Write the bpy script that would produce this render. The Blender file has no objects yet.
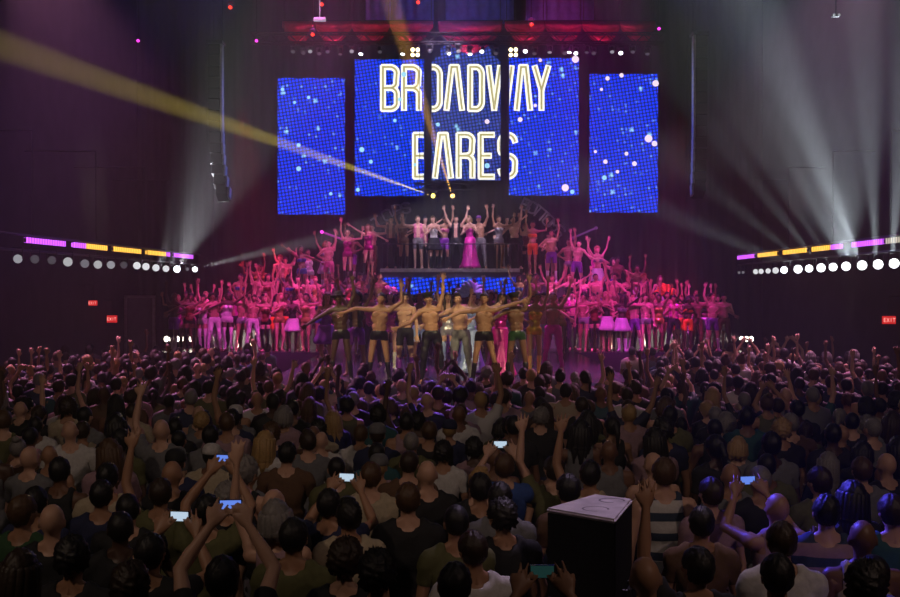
import bpy, bmesh, math, random
import numpy as np
from mathutils import Vector, Matrix, Euler

scene = bpy.context.scene
COL = scene.collection
PI = math.pi
R = math.radians

# ---------------------------------------------------------------- camera
F_PX = 1100.0                       # focal length for a 900 px wide frame
CAM_H = 3.15
cam_data = bpy.data.cameras.new('camera'); cam = bpy.data.objects.new('camera', cam_data); COL.objects.link(cam)
cam_data.sensor_width = 36; cam_data.lens = 36 * F_PX / 900; cam_data.clip_end = 200; cam_data.clip_start = .1
cam.location = (0, 0, CAM_H); cam.rotation_euler = (PI / 2 - math.atan(8.5 / F_PX), 0, 0)
scene.camera = cam

def at(px, py, d):
    """the point in the hall that the photograph shows at pixel (px, py), d metres up the hall"""
    return Vector(((px - 450) * d / F_PX, d, CAM_H - (py - 290) * d / F_PX))

# ---------------------------------------------------------------- exposure, haze
scene.view_settings.view_transform = 'Standard'; scene.view_settings.look = 'None'
scene.view_settings.gamma = 1; scene.view_settings.exposure = 0.0; scene.view_settings.use_curve_mapping = False
try:
    scene.cycles.max_bounces = 4; scene.cycles.diffuse_bounces = 2; scene.cycles.glossy_bounces = 2; scene.cycles.volume_bounces = 0
    scene.cycles.transparent_max_bounces = 6; scene.cycles.use_denoising = True; scene.cycles.use_light_tree = True
    scene.cycles.sample_clamp_indirect = 4; scene.cycles.caustics_reflective = False; scene.cycles.caustics_refractive = False
except Exception:
    pass
world = bpy.data.worlds.new('hall_air'); scene.world = world; world.use_nodes = True
wn = world.node_tree; wn.nodes.clear()
wo = wn.nodes.new('ShaderNodeOutputWorld'); wb = wn.nodes.new('ShaderNodeBackground'); wb.inputs[0].default_value = (.0, .0, .0, 1)
wn.links.new(wb.outputs[0], wo.inputs[0])
# stage haze fills the hall
HAZE = 0.0042
wv = wn.nodes.new('ShaderNodeVolumeScatter'); wv.inputs['Color'].default_value = (1, 1, 1, 1); wv.inputs['Density'].default_value = HAZE; wv.inputs['Anisotropy'].default_value = 0.0
wn.links.new(wv.outputs[0], wo.inputs[1])

# ---------------------------------------------------------------- the lamps of the show
def spot(p, target, power, color, angle, blend=.3, radius=.05):
    l = bpy.data.lights.new('spot_beam', 'SPOT'); l.energy = power; l.color = color; l.spot_size = R(angle); l.spot_blend = blend; l.shadow_soft_size = radius
    o = bpy.data.objects.new('spot_beam', l); COL.objects.link(o); o.location = p
    o.rotation_euler = (Vector(target) - Vector(p)).to_track_quat('-Z', 'Y').to_euler(); return o

LIGHTS = dict(
    # washes on the performers, from the bars high over the audience and the stage
    front_warm=[((-5, 12, 9), (-1.2, 22, 2.4), 3600, (1, .80, .42), 16), ((5, 12, 9), (.8, 22, 2.4), 3600, (1, .80, .42), 16)],
    magenta=[((-3.0, 24, 14.5), (-5.6, 35, 2.4), 15000, (1, .07, .72), 25), ((3.0, 24, 14.5), (5.6, 35, 2.4), 15000, (1, .05, .82), 25),
             ((-2, 24, 14.5), (-4.0, 36.5, 3.4), 8500, (1, .08, .72), 18), ((2, 24, 14.5), (4.3, 36.5, 3.4), 8500, (1, .07, .80), 18),
             ((-3, 30, 14), (-2.5, 25.8, 1.5), 7500, (1, .10, .78), 26), ((3, 30, 14), (1.8, 25.8, 1.5), 8500, (1, .06, .75), 26)],
    red=[((-6.3, 33.0, 9.0), (-6.8, 39.2, 2.5), 4200, (1, .03, .05), 26), ((7.0, 33.0, 9.0), (7.6, 39.2, 3), 2200, (1, .03, .05), 24)],
    lavender=[((-.5, 24, 14.5), (.1, 37, 4.9), 12000, (.88, .68, 1), 13), ((.3, 28, 14), (0, 25, 1.3), 3000, (.55, .45, 1), 46)],
    upstage_haze_fill=[((0, 30.8, 9.7), (0, 39, 6.5), 600, (.86, .80, .82), 95)],  # added spot that greys the haze round the screens, not a performer wash
    crowd=[((-6, 1, 9), (-5, 14, 1.6), 380, (1, .74, .56), 90), ((5, 1, 9), (4, 14, 1.6), 380, (1, .70, .58), 90),
           ((-10.5, 27, 12.5), (-5.5, 21.5, 1.6), 9500, (1, .34, .70), 44), ((10.5, 27, 12.5), (5.5, 21.5, 1.6), 8500, (1, .38, .74), 44)],
    lid=[((2.2, 10.5, 9.5), (1.0, 7.1, 1.75), 900, (.85, .62, 1), 16)],
    blue_on_crowd=[((-2.2, 15, 9), (2.85, 7.0, 1.7), 12000, (.09, .07, 1), 10), ((.5, 29, 14), (-.7, 15.5, 1.6), 22000, (.35, .14, 1), 9)],
    violet=[((-3.4, 27, 12.2), (-9.5, 15, 3.5), 6500, (.26, .08, 1), 26), ((3.6, 27, 12.2), (8.5, 16, 5), 8000, (.20, .10, 1), 22)],
)
for grp in LIGHTS.values():
    for p, t, e, c, a in grp: spot(p, t, e, c, a, .6, .15)
# ---------------------------------------------------------------- people: geometry
def round_cone(acc, p0, p1, r0, r1, n=12, flat=1.0, nrm=None):
    """a tapered capsule (closed mesh) appended to acc=(verts, faces)"""
    p0 = np.array(p0, float); p1 = np.array(p1, float)
    ax = p1 - p0; L = np.linalg.norm(ax)
    ax = ax / L if L > 1e-6 else np.array([0, 0, 1.0])
    if nrm is None:
        t = np.array([1.0, 0, 0]) if abs(ax[0]) < .8 else np.array([0, 1.0, 0])
    else:
        t = np.array(nrm, float)
    u = np.cross(ax, t); u /= np.linalg.norm(u); v = np.cross(ax, u)
    rings = []
    for a in (-80, -50, -20): rings.append((p0 + ax * r0 * math.sin(math.radians(a)), r0 * math.cos(math.radians(a))))
    for a in (20, 50, 80): rings.append((p1 + ax * r1 * math.sin(math.radians(a)), r1 * math.cos(math.radians(a))))
    V, F = acc; b = len(V)
    for c, r in rings:
        for k in range(n):
            a = 2 * math.pi * k / n
            V.append(c + u * math.cos(a) * r + v * math.sin(a) * r * flat)
    m = len(rings)
    for i in range(m - 1):
        for k in range(n):
            k2 = (k + 1) % n
            F.append((b + i * n + k, b + i * n + k2, b + (i + 1) * n + k2, b + (i + 1) * n + k))
    F.append(tuple(b + k for k in reversed(range(n))))
    F.append(tuple(b + (m - 1) * n + k for k in range(n)))

def ellipsoid(acc, c, r, R=None, n=14, m=9):
    V, F = acc; b = len(V); c = np.array(c, float)
    R = np.eye(3) if R is None else np.array(R)
    for i in range(1, m):
        ph = math.pi * i / m
        for k in range(n):
            a = 2 * math.pi * k / n
            V.append(c + R @ np.array([r[0] * math.sin(ph) * math.cos(a), r[1] * math.sin(ph) * math.sin(a), r[2] * math.cos(ph)]))
    V.append(c + R @ np.array([0, 0, r[2]])); V.append(c - R @ np.array([0, 0, r[2]]))
    t, o = b + (m - 1) * n, b + (m - 1) * n + 1
    for i in range(m - 2):
        for k in range(n):
            k2 = (k + 1) % n
            F.append((b + i * n + k, b + (i + 1) * n + k, b + (i + 1) * n + k2, b + i * n + k2))
    for k in range(n):
        k2 = (k + 1) % n
        F.append((t, b + k, b + k2)); F.append((o, b + (m - 2) * n + k2, b + (m - 2) * n + k))

def rot(rx=0, ry=0, rz=0):
    return np.array(Euler((math.radians(rx), math.radians(ry), math.radians(rz))).to_matrix())

def unit(v):
    v = np.array(v, float); return v / np.linalg.norm(v)

def modded(me, setup):
    """mesh -> mesh after modifiers"""
    o = bpy.data.objects.new('tmp', me); bpy.context.scene.collection.objects.link(o)
    setup(o)
    dg = bpy.context.evaluated_depsgraph_get(); dg.update()
    out = bpy.data.meshes.new_from_object(o.evaluated_get(dg))
    bpy.data.objects.remove(o)
    return out

def mesh_from(V, F, name='mesh'):
    me = bpy.data.meshes.new(name); me.from_pydata([tuple(v) for v in V], [], [tuple(f) for f in F]); me.update()
    return me

def smooth_shade(me):
    me.polygons.foreach_set('use_smooth', [True] * len(me.polygons)); return me

HEAD_C = np.array([0, 0, 1.645])
def pose_body(sex='m', lean=(0, 0, 0), head=(0, 0, 0), arms=None, feet=None, hand_open=True, build=1.0):
    """The whole figure as overlapping closed volumes, later fused into ONE skin. Faces -Y. arms: (upper direction, forearm direction) at -X, +X"""
    acc = ([], []); seg = []
    w = 1.0 if sex == 'm' else .88
    pel = np.array([0, 0, .97]); TR = rot(*lean)
    def T(p): return pel + TR @ (np.array(p, float) - pel)
    def cone(tag, a, b, r0, r1, **k):
        round_cone(acc, a, b, r0, r1, **k); seg.append((tag, np.array(a, float), np.array(b, float), (r0 + r1) / 2))
    def ell(tag, c, r, R=None, s=True):
        ellipsoid(acc, c, r, R)
        if s: seg.append((tag, np.array(c, float), np.array(c, float) + 1e-4, min(r)))
    def tell(tag, c, r): ell(tag, T(c), r, TR)
    # pelvis and trunk
    hipw = .155 if sex == 'm' else .17
    ell('pelvis', (0, 0, .965), (hipw * build, .108, .115))
    for s in (-1, 1): ell('pelvis', (s * .078, .055, .915), (.088, .088, .092))
    tell('waist', (0, 0, 1.10), ((.140 if sex == 'm' else .118) * build, .098 * build, .12))
    cone('waist', T((0, 0, 1.02)), T((0, 0, 1.22)), (.125 if sex == 'm' else .108) * build, (.13 if sex == 'm' else .106) * build, flat=.72, nrm=(0, 1, 0))
    tell('chest', (0, .005, 1.27), (.163 * w * build, .108 * build, .16))
    tell('chest', (0, .03, 1.38), (.15 * w * build, .075, .09))
    if sex == 'm':
        for s in (-1, 1):
            tell('chest', (s * .074, -.078, 1.335), (.084, .031, .060))
            tell('chest', (s * .110, .03, 1.31), (.052, .066, .11))
            for z in (1.02, 1.09, 1.16): tell('waist', (s * .033, -.083, z), (.031, .02, .031))
    else:
        for s in (-1, 1): tell('chest', (s * .075, -.095, 1.30), (.066, .058, .062))
    sh = .178 * w * (1 + (build - 1) * .5)
    cone('chest', T((-sh, .01, 1.425)), T((sh, .01, 1.425)), .058, .058)
    for s in (-1, 1): cone('shoulder', T((s * sh * .9, .01, 1.43)), T((s * .03, .015, 1.50)), .04, .045)
    # neck and head
    cone('neck', T((0, .02, 1.44)), T((0, .0, 1.58)), .056 * w, .054 * w)
    hp = T((0, .0, 1.56)); HR = TR @ rot(*head)
    def H(p): return hp + HR @ (np.array(p, float) - np.array([0, 0, 1.56]))
    hc = H(HEAD_C)
    ell('head', H((0, .008, 1.66)), (.076, .095, .100), HR)
    ell('head', H((0, -.030, 1.605)), (.055, .060, .058), HR)
    ell('head', H((0, -.066, 1.570)), (.026, .024, .020), HR)
    ell('head', H((0, -.072, 1.672)), (.055, .022, .014), HR)
    cone('head', H((0, -.084, 1.665)), H((0, -.106, 1.625)), .009, .014)
    for s in (-1, 1):
        ell('head', H((s * .016, -.092, 1.622)), (.011, .013, .009), HR)
        ell('head', H((s * .078, .012, 1.637)), (.010, .019, .032), HR)
        ell('head', H((s * .040, -.062, 1.630)), (.026, .024, .020), HR)
        ell('head', H((s * .031, -.072, 1.652)), (.014, .014, .010), HR)
    ell('head', H((0, -.084, 1.592)), (.024, .014, .007), HR)
    ell('head', H((0, -.082, 1.581)), (.020, .014, .007), HR)
    # arms
    hands = []
    arms = arms or (((-.25, .05, -1), (-.1, -.25, -1)), ((.25, .05, -1), (.1, -.25, -1)))
    for s, (ud, fd) in zip((-1, 1), arms):
        ud, fd = TR @ unit(ud), TR @ unit(fd)
        S = T((s * sh, .01, 1.42)); S = S + ud * .01 + np.array([0, 0, .03 * max(0, ud[2])])
        E = S + ud * .285; W = E + fd * .25
        k = 1.0 if sex == 'm' else .8
        ell('arm%d' % s, S + ud * .03, (.060 * k, .060 * k, .060 * k))
        cone('upper%d' % s, S, E, .050 * k, .038 * k)
        if sex == 'm': cone('upper%d' % s, S + ud * .10 - np.cross(ud, fd) * 0, S + ud * .19, .050, .044)
        cone('fore%d' % s, E, E + fd * .09, .039 * k, .042 * k)
        cone('fore%d' % s, E + fd * .09, W, .041 * k, .025 * k)
        # hand: palm and five fingers
        side = np.cross(fd, np.array([0, 1.0, 0.15])); side = unit(side if np.linalg.norm(side) > .1 else (1, 0, 0))
        nrm = unit(np.cross(side, fd))
        pc = W + fd * .055
        Rm = np.stack([side, nrm, fd], 1)
        ell('hand%d' % s, pc, (.043 * k, .016, .052 * k), Rm)
        ell('hand%d' % s, W + fd * .02, (.028 * k, .019, .03), Rm)
        curl = .25 if hand_open else 1.2
        for q, (off, ln) in enumerate(((-.036, .062), (-.012, .080), (.012, .084), (.036, .074))):
            b = W + fd * .095 + side * off * k; sp = side * off * 6
            d1 = unit(fd + sp - nrm * curl * .3); m1 = b + d1 * ln * .5
            d2 = unit(fd * (1 - curl * .4) + sp - nrm * curl); m2 = m1 + d2 * ln * .45
            cone('hand%d' % s, b - fd * .02, m1, .0104, .0098, n=8); cone('hand%d' % s, m1, m2, .0098, .0084, n=8)
        tb = W + fd * .03 + side * .026 * k * (-s)
        td = unit(fd * .75 + side * (-s) * .8); tm = tb + td * .038
        cone('hand%d' % s, tb, tm, .013, .011, n=8); cone('hand%d' % s, tm, tm + unit(fd + side * (-s) * .35) * .03, .0108, .009, n=8)
        hands.append((pc, fd, side, nrm))
    # legs
    feet = feet or ((-.12, 0), (.12, 0))
    for s, f in zip((-1, 1), feet):
        hip = np.array([s * .092, 0, .93]); ank = np.array([f[0], f[1], (f[2] if len(f) > 2 else .085)])
        a, b = .43, .425; v = ank - hip; D = min(np.linalg.norm(v), a + b - .002); v = v / np.linalg.norm(v)
        ca = (a * a + D * D - b * b) / (2 * a * D); sa = math.sqrt(max(0, 1 - ca * ca))
        fw = np.array([s * .25, -1.0, 0]); fw = unit(fw - v * fw.dot(v))
        knee = hip + (v * ca + fw * sa) * a; ank = hip + v * D
        k = 1.0 if sex == 'm' else .95
        cone('thigh%d' % s, hip, knee, .086 * k, .056 * k)
        cone('shin%d' % s, knee, ank, .052 * k, .034)
        m = knee + (ank - knee) * .3 + np.array([0, .018, 0]); cone('shin%d' % s, m, knee + (ank - knee) * .48 + np.array([0, .012, 0]), .050 * k, .042 * k)
        hl = ank + np.array([0, .03, -.045]); toe = ank + np.array([s * .03, -.135, -.058])
        cone('foot%d' % s, hl, toe, .036, .026, flat=1.1); cone('foot%d' % s, ank, ank + np.array([0, -.05, -.04]), .034, .034)
    return dict(acc=acc, seg=seg, HR=HR, hc=hc, hp=hp, hands=hands, TR=TR, pel=pel, sex=sex)

def fuse(bd, voxel=.0065):
    me = mesh_from(*bd['acc'])
    def setup(o):
        m = o.modifiers.new('r', 'REMESH'); m.mode = 'VOXEL'; m.voxel_size = voxel
        m2 = o.modifiers.new('s', 'SMOOTH'); m2.factor = .6; m2.iterations = 5
    out = modded(me, setup)
    n = len(out.vertices); co = np.empty(n * 3, np.float32); out.vertices.foreach_get('co', co); co = co.reshape(-1, 3).astype(float)
    nr = np.empty(n * 3, np.float32); out.vertices.foreach_get('normal', nr); nr = nr.reshape(-1, 3)
    F = [tuple(p.vertices) for p in out.polygons]
    best = np.full(n, 1e9); lab = np.zeros(n, int); par = np.zeros(n)
    for i, (tag, a, b, r) in enumerate(bd['seg']):
        ab = b - a; t = np.clip(((co - a) @ ab) / (ab @ ab), 0, 1)
        d = np.linalg.norm(co - (a + t[:, None] * ab), axis=1) - r
        m = d < best; best[m] = d[m]; lab[m] = i; par[m] = t[m]
    tags = np.array([s[0] for s in bd['seg']])[lab]
    return out, co, nr, F, tags, par

def decimated(me, ratio):
    if ratio >= 1: return smooth_shade(me)
    def setup(o):
        m = o.modifiers.new('d', 'DECIMATE'); m.ratio = ratio
    return smooth_shade(modded(me, setup))

def shell(co, nr, F, vm, off, ratio, relax=0, rough=0.0, seed=0):
    """cloth that follows the body over the vertices vm; its border lies on the skin"""
    keep = [f for f in F if all(vm[i] for i in f)]
    if not keep: return None
    used = sorted({i for f in keep for i in f}); ix = {v: k for k, v in enumerate(used)}
    cnt = {}
    for f in keep:
        for a, b in zip(f, f[1:] + f[:1]):
            e = (a, b) if a < b else (b, a); cnt[e] = cnt.get(e, 0) + 1
    border = {v for e, c in cnt.items() if c == 1 for v in e}
    u = np.array(used); P = co[u].copy(); N = nr[u]
    o = np.full(len(u), off)
    if rough:
        rs = np.random.RandomState(seed); ph = rs.rand(3, 3) * 6
        o = o * (1 + rough * (np.sin(P[:, 0] * 31 + ph[0, 0] + P[:, 2] * 17) * np.sin(P[:, 2] * 23 + ph[1, 1]) + .5 * np.sin(P[:, 1] * 47 + P[:, 2] * 13 + ph[2, 2])))
    bmask = np.array([v in border for v in used]); o[bmask] = off * .35
    P = P + N * o[:, None]
    F2 = [tuple(ix[i] for i in f) for f in keep]
    if relax:
        BE = np.array([(ix[a], ix[b]) for (a, b), c in cnt.items() if c == 1])
        if len(BE):
            bd_ = np.zeros(len(u)); np.add.at(bd_, BE.ravel(), 1); bd_[bd_ == 0] = 1
            for _ in range(10):
                S = np.zeros_like(P); np.add.at(S, BE[:, 0], P[BE[:, 1]]); np.add.at(S, BE[:, 1], P[BE[:, 0]])
                Q = S / bd_[:, None]; P[bmask] = P[bmask] * .5 + Q[bmask] * .5
        E = np.array([(ix[a], ix[b]) for a, b in cnt]); deg = np.zeros(len(u))
        np.add.at(deg, E[:, 0], 1); np.add.at(deg, E[:, 1], 1)
        for _ in range(relax):
            S = np.zeros_like(P); np.add.at(S, E[:, 0], P[E[:, 1]]); np.add.at(S, E[:, 1], P[E[:, 0]])
            Q = S / deg[:, None]; P[~bmask] = P[~bmask] * .5 + Q[~bmask] * .5
    return decimated(mesh_from(P, F2), ratio)

def cloth_masks(bd, co, tags, par):
    """named vertex masks; heights are measured in the un-leaned body"""
    q = (co - bd['pel']) @ bd['TR'] + bd['pel']; z = q[:, 2]
    W = lambda *a: np.isin(tags, a)
    torso = W('pelvis', 'waist', 'chest', 'shoulder'); up = W('upper-1', 'upper1', 'arm-1', 'arm1')
    thigh = W('thigh-1', 'thigh1'); shin = W('shin-1', 'shin1'); foot = W('foot-1', 'foot1'); fore = W('fore-1', 'fore1')
    armroot = W('arm-1', 'arm1')
    low = W('pelvis', 'waist', 'thigh-1', 'thigh1')
    rad = np.abs(q[:, 0])
    rad = np.abs(q[:, 0])
    neckcut = (z < 1.475) | (rad > .075)
    return dict(
        tee=((torso & (z > .93) & neckcut) | armroot | (up & (par < .62))) & ~W('neck'),
        tank=(torso & (z > .93) & neckcut & ((z < 1.36) | (rad < .125))),
        longsleeve=((torso & (z > .93) & neckcut) | up | (fore & ((par < .9)))),
        briefs=(low & (z < 1.03) & (z > .84)) & ((z > .80)),
        shorts=(low & (z < 1.04) & (z > .66)),
        trousers=(low & (co[:, 2] < 1.04)) | thigh | shin,
        bra=(torso & (z > 1.235) & (z < 1.345)),
        corset=(torso & (z > .93) & (z < 1.35)),
        leotard=(torso & (z < 1.36)) | (low & (z > .86)),
        boots=(shin & (co[:, 2] < .42)) | foot,
        shoes=foot | (shin & (co[:, 2] < .12)),
        stockings=(thigh & (co[:, 2] < .72)) | shin,
        gloves=(fore & (par > .1)) | W('hand-1', 'hand1'),
        vest=(torso & (z > 1.0) & neckcut & (((rad > .05) & (rad < .15)) | (q[:, 1] > 0))),
    )
OFFS = dict(tee=(.020, 9, .4), tank=(.013, 6, .4), longsleeve=(.019, 8, .4), briefs=(.006, 1, 0), shorts=(.012, 3, .4), trousers=(.019, 7, .5),
            bra=(.007, 1, 0), corset=(.007, 1, 0), leotard=(.005, 1, 0), boots=(.008, 1, 0), shoes=(.008, 1, 0), stockings=(.003, 0, 0), gloves=(.004, 0, 0), vest=(.010, 2, .3))

TEMPLATES = {}; PAIRS = {'boots': 'boot', 'shoes': 'shoe', 'stockings': 'stocking'}
def make_template(name, wear, faces=4200, voxel=.0065, **kw):
    bd = pose_body(**kw); me, co, nr, F, tags, par = fuse(bd, voxel)
    ratio = min(1, faces / (2 * len(F)))
    M = cloth_masks(bd, co, tags, par); cl = {}
    for w in wear:
        off, rx, rg = OFFS[w]
        if w in PAIRS:
            side = np.char.endswith(tags.astype(str), '-1')
            both = [shell(co, nr, F, M[w] & k, off, min(1, ratio * 1.1), rx, rg, len(name)) for k in (side, ~side)]
            for b_ in both: b_.name = PAIRS[w]
            cl[w] = both
        else:
            s = shell(co, nr, F, M[w], off, min(1, ratio * 1.1), rx, rg, len(name))
            if s: s.name = w; cl[w] = [s]
    body = decimated(me, ratio); body.name = 'body_' + name
    Hm = Matrix(bd['HR'].tolist()).to_4x4(); Hm.translation = Vector(bd['hc'])
    TEMPLATES[name] = dict(body=body, cl=cl, head=Hm, hands=bd['hands'], low=float(co[:, 2].min()), sex=bd['sex'])
    # mirrored twin
    def flip(m):
        c = m.copy(); n = len(c.vertices); a = np.empty(n * 3, np.float32); c.vertices.foreach_get('co', a); a = a.reshape(-1, 3); a[:, 0] *= -1
        c.vertices.foreach_set('co', a.ravel()); c.flip_normals(); c.update(); return c
    S = Matrix.Scale(-1, 4, (1, 0, 0)); fm = np.array([-1, 1, 1])
    TEMPLATES[name + '_m'] = dict(body=flip(body), cl={k: [flip(x) for x in v] for k, v in cl.items()}, head=S @ Hm @ S, low=float(co[:, 2].min()), sex=bd['sex'],
                                  hands=[tuple(x * fm for x in h) for h in reversed(bd['hands'])])

# hair and hats, in head coordinates (centre of the skull at the origin, face towards -Y)
def hair_mesh(kind, seed=0):
    rs = np.random.RandomState(seed + 5)
    acc = ([], [])
    def cap(grow=1.0, zlow=-.072, noise=.003, freq=60, front=.045):
        n, m = 40, 28; V = []; F = []
        c = np.array([0, .010, .020]); r = np.array([.083, .102, .103]) * grow
        for i in range(m + 1):
            ph = math.pi * i / m
            for k in range(n):
                a = 2 * math.pi * k / n
                d = np.array([math.sin(ph) * math.cos(a), math.sin(ph) * math.sin(a), math.cos(ph)])
                h = math.sin(d[0] * freq / 6 + seed) * math.sin(d[1] * freq / 5) + math.sin(d[2] * freq / 4 + d[0] * freq / 3) * .7 + rs.randn() * .25
                V.append(c + d * (r + noise * h))
        def ok(p):
            if p[1] < -.035: return p[2] > front - .03 * (abs(p[0]) > .06)
            if p[1] < .02: return p[2] > .0 - .02 * (p[1] > 0)
            return p[2] > zlow
        for i in range(m):
            for k in range(n):
                k2 = (k + 1) % n; f = (i * n + k, (i + 1) * n + k, (i + 1) * n + k2, i * n + k2)
                if all(ok(V[j]) for j in f): F.append(f)
        b = len(acc[0]); acc[0].extend(V); acc[1].extend(tuple(j + b for j in f) for f in F)
    if kind == 'short': cap(1.03, noise=.0035)
    elif kind == 'buzz': cap(.985, noise=.001)
    elif kind == 'tuft': cap(1.05, noise=.006, freq=90, front=.05); ellipsoid(acc, (0, -.03, .11), (.055, .06, .03))
    elif kind == 'curly': cap(1.16, noise=.012, freq=140)
    elif kind == 'afro': cap(1.5, zlow=-.08, noise=.02, freq=150, front=.06)
    elif kind == 'bun': cap(1.04, noise=.003); ellipsoid(acc, (0, .075, .115), (.045, .045, .04))
    elif kind == 'ponytail':
        cap(1.04, noise=.003); round_cone(acc, (0, .11, .03), (0, .15, -.05), .035, .03); round_cone(acc, (0, .15, -.05), (0, .125, -.2), .032, .014)
    elif kind in ('long', 'wavy', 'bob'):
        cap(1.09, zlow=-.07, noise=.004)
        L = {'long': -.30, 'wavy': -.26, 'bob': -.12}[kind]
        for q in range(11):
            a = math.radians(-15 + 21 * q); x = math.cos(a) * .078; y = .012 + math.sin(a) * .085
            w = .012 * rs.randn()
            round_cone(acc, (x, y, .03), (x * 1.12 + w * .5, y * 1.1 + .005, L * .5), .034, .036, n=10)
            round_cone(acc, (x * 1.12 + w * .5, y * 1.1 + .005, L * .5), (x * 1.15 + w, y * 1.02 + .01, L + .03 * rs.rand()), .036, .016 if kind != 'wavy' else .026, n=10)
    elif kind == 'mohawk':
        cap(.985, noise=.001)
        for q in range(9):
            a = math.radians(-55 + 22 * q); p = np.array([0, math.sin(a) * .1, .02 + math.cos(a) * .1]); d = unit(p)
            round_cone(acc, p, p + d * .07, .017, .006, n=8)
    me = mesh_from(*acc); return smooth_shade(me)

def hat_mesh(kind):
    bm = bmesh.new()
    def lathe(prof, n=28, sy=1.0, cy=0.0):
        rings = []
        for r, z in prof: rings.append([bm.verts.new((r * math.cos(2 * math.pi * k / n), cy + r * sy * math.sin(2 * math.pi * k / n), z)) for k in range(n)])
        for a, b in zip(rings, rings[1:]):
            for k in range(n): bm.faces.new((a[k], a[(k + 1) % n], b[(k + 1) % n], b[k]))
        bm.faces.new(rings[-1])
    if kind == 'cap':
        lathe([(.093, .03), (.094, .05), (.092, .08), (.078, .115), (.05, .135), (.012, .142)], sy=1.12, cy=.008)
        vs = []
        for k in range(13):
            a = math.radians(200 + 140 * k / 12); vs.append((bm.verts.new((.088 * math.cos(a), .008 + .1 * math.sin(a), .04)), bm.verts.new((.092 * math.cos(a), -.02 + .155 * math.sin(a), .028))))
        for (a, b), (c, d) in zip(vs, vs[1:]): bm.faces.new((a, b, d, c))
    elif kind == 'peaked':
        lathe([(.088, .045), (.09, .075), (.128, .11), (.125, .122), (.05, .135), (.01, .137)], sy=1.12, cy=.004)
        vs = []
        for k in range(13):
            a = math.radians(205 + 130 * k / 12); vs.append((bm.verts.new((.088 * math.cos(a), .004 + .098 * math.sin(a), .055)), bm.verts.new((.09 * math.cos(a), -.01 + .14 * math.sin(a), .035))))
        for (a, b), (c, d) in zip(vs, vs[1:]): bm.faces.new((a, b, d, c))
    elif kind == 'fedora':
        lathe([(.16, .055), (.165, .05), (.155, .045), (.092, .05), (.088, .1), (.075, .145), (.04, .155), (.02, .14)], sy=1.1)
    elif kind == 'tophat':
        lathe([(.15, .06), (.152, .055), (.09, .055), (.085, .12), (.095, .21), (.09, .212), (.02, .212)], sy=1.08)
    me = bpy.data.meshes.new(kind); bm.normal_update(); bm.to_mesh(me); bm.free()
    def setup(o):
        m = o.modifiers.new('s', 'SOLIDIFY'); m.thickness = .004
    return smooth_shade(modded(me, setup))

def feather_mesh(n=15, L=.38, spread=95, back=.06, seed=0, base=(0, .02, .08)):
    """a fan of plumes; each plume a bent, ragged blade"""
    rs = random.Random(seed); V = []; F = []
    for i in range(n):
        a = math.radians(-spread + 2 * spread * i / (n - 1)) + rs.uniform(-.05, .05); l = L * rs.uniform(.85, 1.1)
        d = Vector((math.sin(a), .15 * math.sin(3 * a), math.cos(a))); s = d.cross(Vector((0, 1, 0))).normalized()
        b0 = len(V); m = 10
        for k in range(m + 1):
            t = k / m; p = Vector(base) + d * (l * t) + Vector((0, back * t + .12 * t * t * l, -.16 * t ** 3 * l))
            w = (.012 + .05 * math.sin(math.pi * min(1, t * 1.02)) ** .7) * (L / .38) * (.85 + .3 * rs.random()) + (0 if t < 1 else -.008)
            V += [p - s * w + Vector((0, .012, 0)), p + Vector((0, -.008, 0)), p + s * w + Vector((0, .012, 0))]
        for k in range(m):
            q = b0 + 3 * k; F += [(q, q + 1, q + 4, q + 3), (q + 1, q + 2, q + 5, q + 4)]
    me = mesh_from(V, F)
    def setup(o):
        mm = o.modifiers.new('s', 'SOLIDIFY'); mm.thickness = .006
    return smooth_shade(modded(me, setup))

def gown_mesh(h=1.0, r=.34, sex='f'):
    V = []; F = []; n = 48
    prof = [(0, .16, .115), (.12, .19, .15), (.35, .20, .17), (.6, .24, .22), (.85, .30, .28), (1, r, r * .95)]
    for t, rx, ry in prof:
        for k in range(n):
            a = 2 * math.pi * k / n; f = 1 + .07 * t * math.sin(a * 9 + t * 2) + .04 * t * math.sin(a * 5)
            V.append((rx * f * math.cos(a), ry * f * math.sin(a), 1.04 - t * h))
    for i in range(len(prof) - 1):
        for k in range(n): k2 = (k + 1) % n; F.append((i * n + k, (i + 1) * n + k, (i + 1) * n + k2, i * n + k2))
    me = mesh_from(V, F)
    def setup(o):
        m = o.modifiers.new('b', 'SUBSURF'); m.levels = 1
        m = o.modifiers.new('s', 'SOLIDIFY'); m.thickness = .006
    return smooth_shade(modded(me, setup))
# ---------------------------------------------------------------- materials
def mat(name, color=(.5, .5, .5), rough=.6, metal=0.0, emit=None, strength=1.0, spec=.5):
    m = bpy.data.materials.new(name); m.use_nodes = True; b = m.node_tree.nodes['Principled BSDF']
    b.inputs['Base Color'].default_value = (*color, 1); b.inputs['Roughness'].default_value = rough; b.inputs['Metallic'].default_value = metal
    b.inputs['Specular IOR Level'].default_value = spec
    if emit: b.inputs['Emission Color'].default_value = (*emit, 1); b.inputs['Emission Strength'].default_value = strength
    return m

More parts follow.
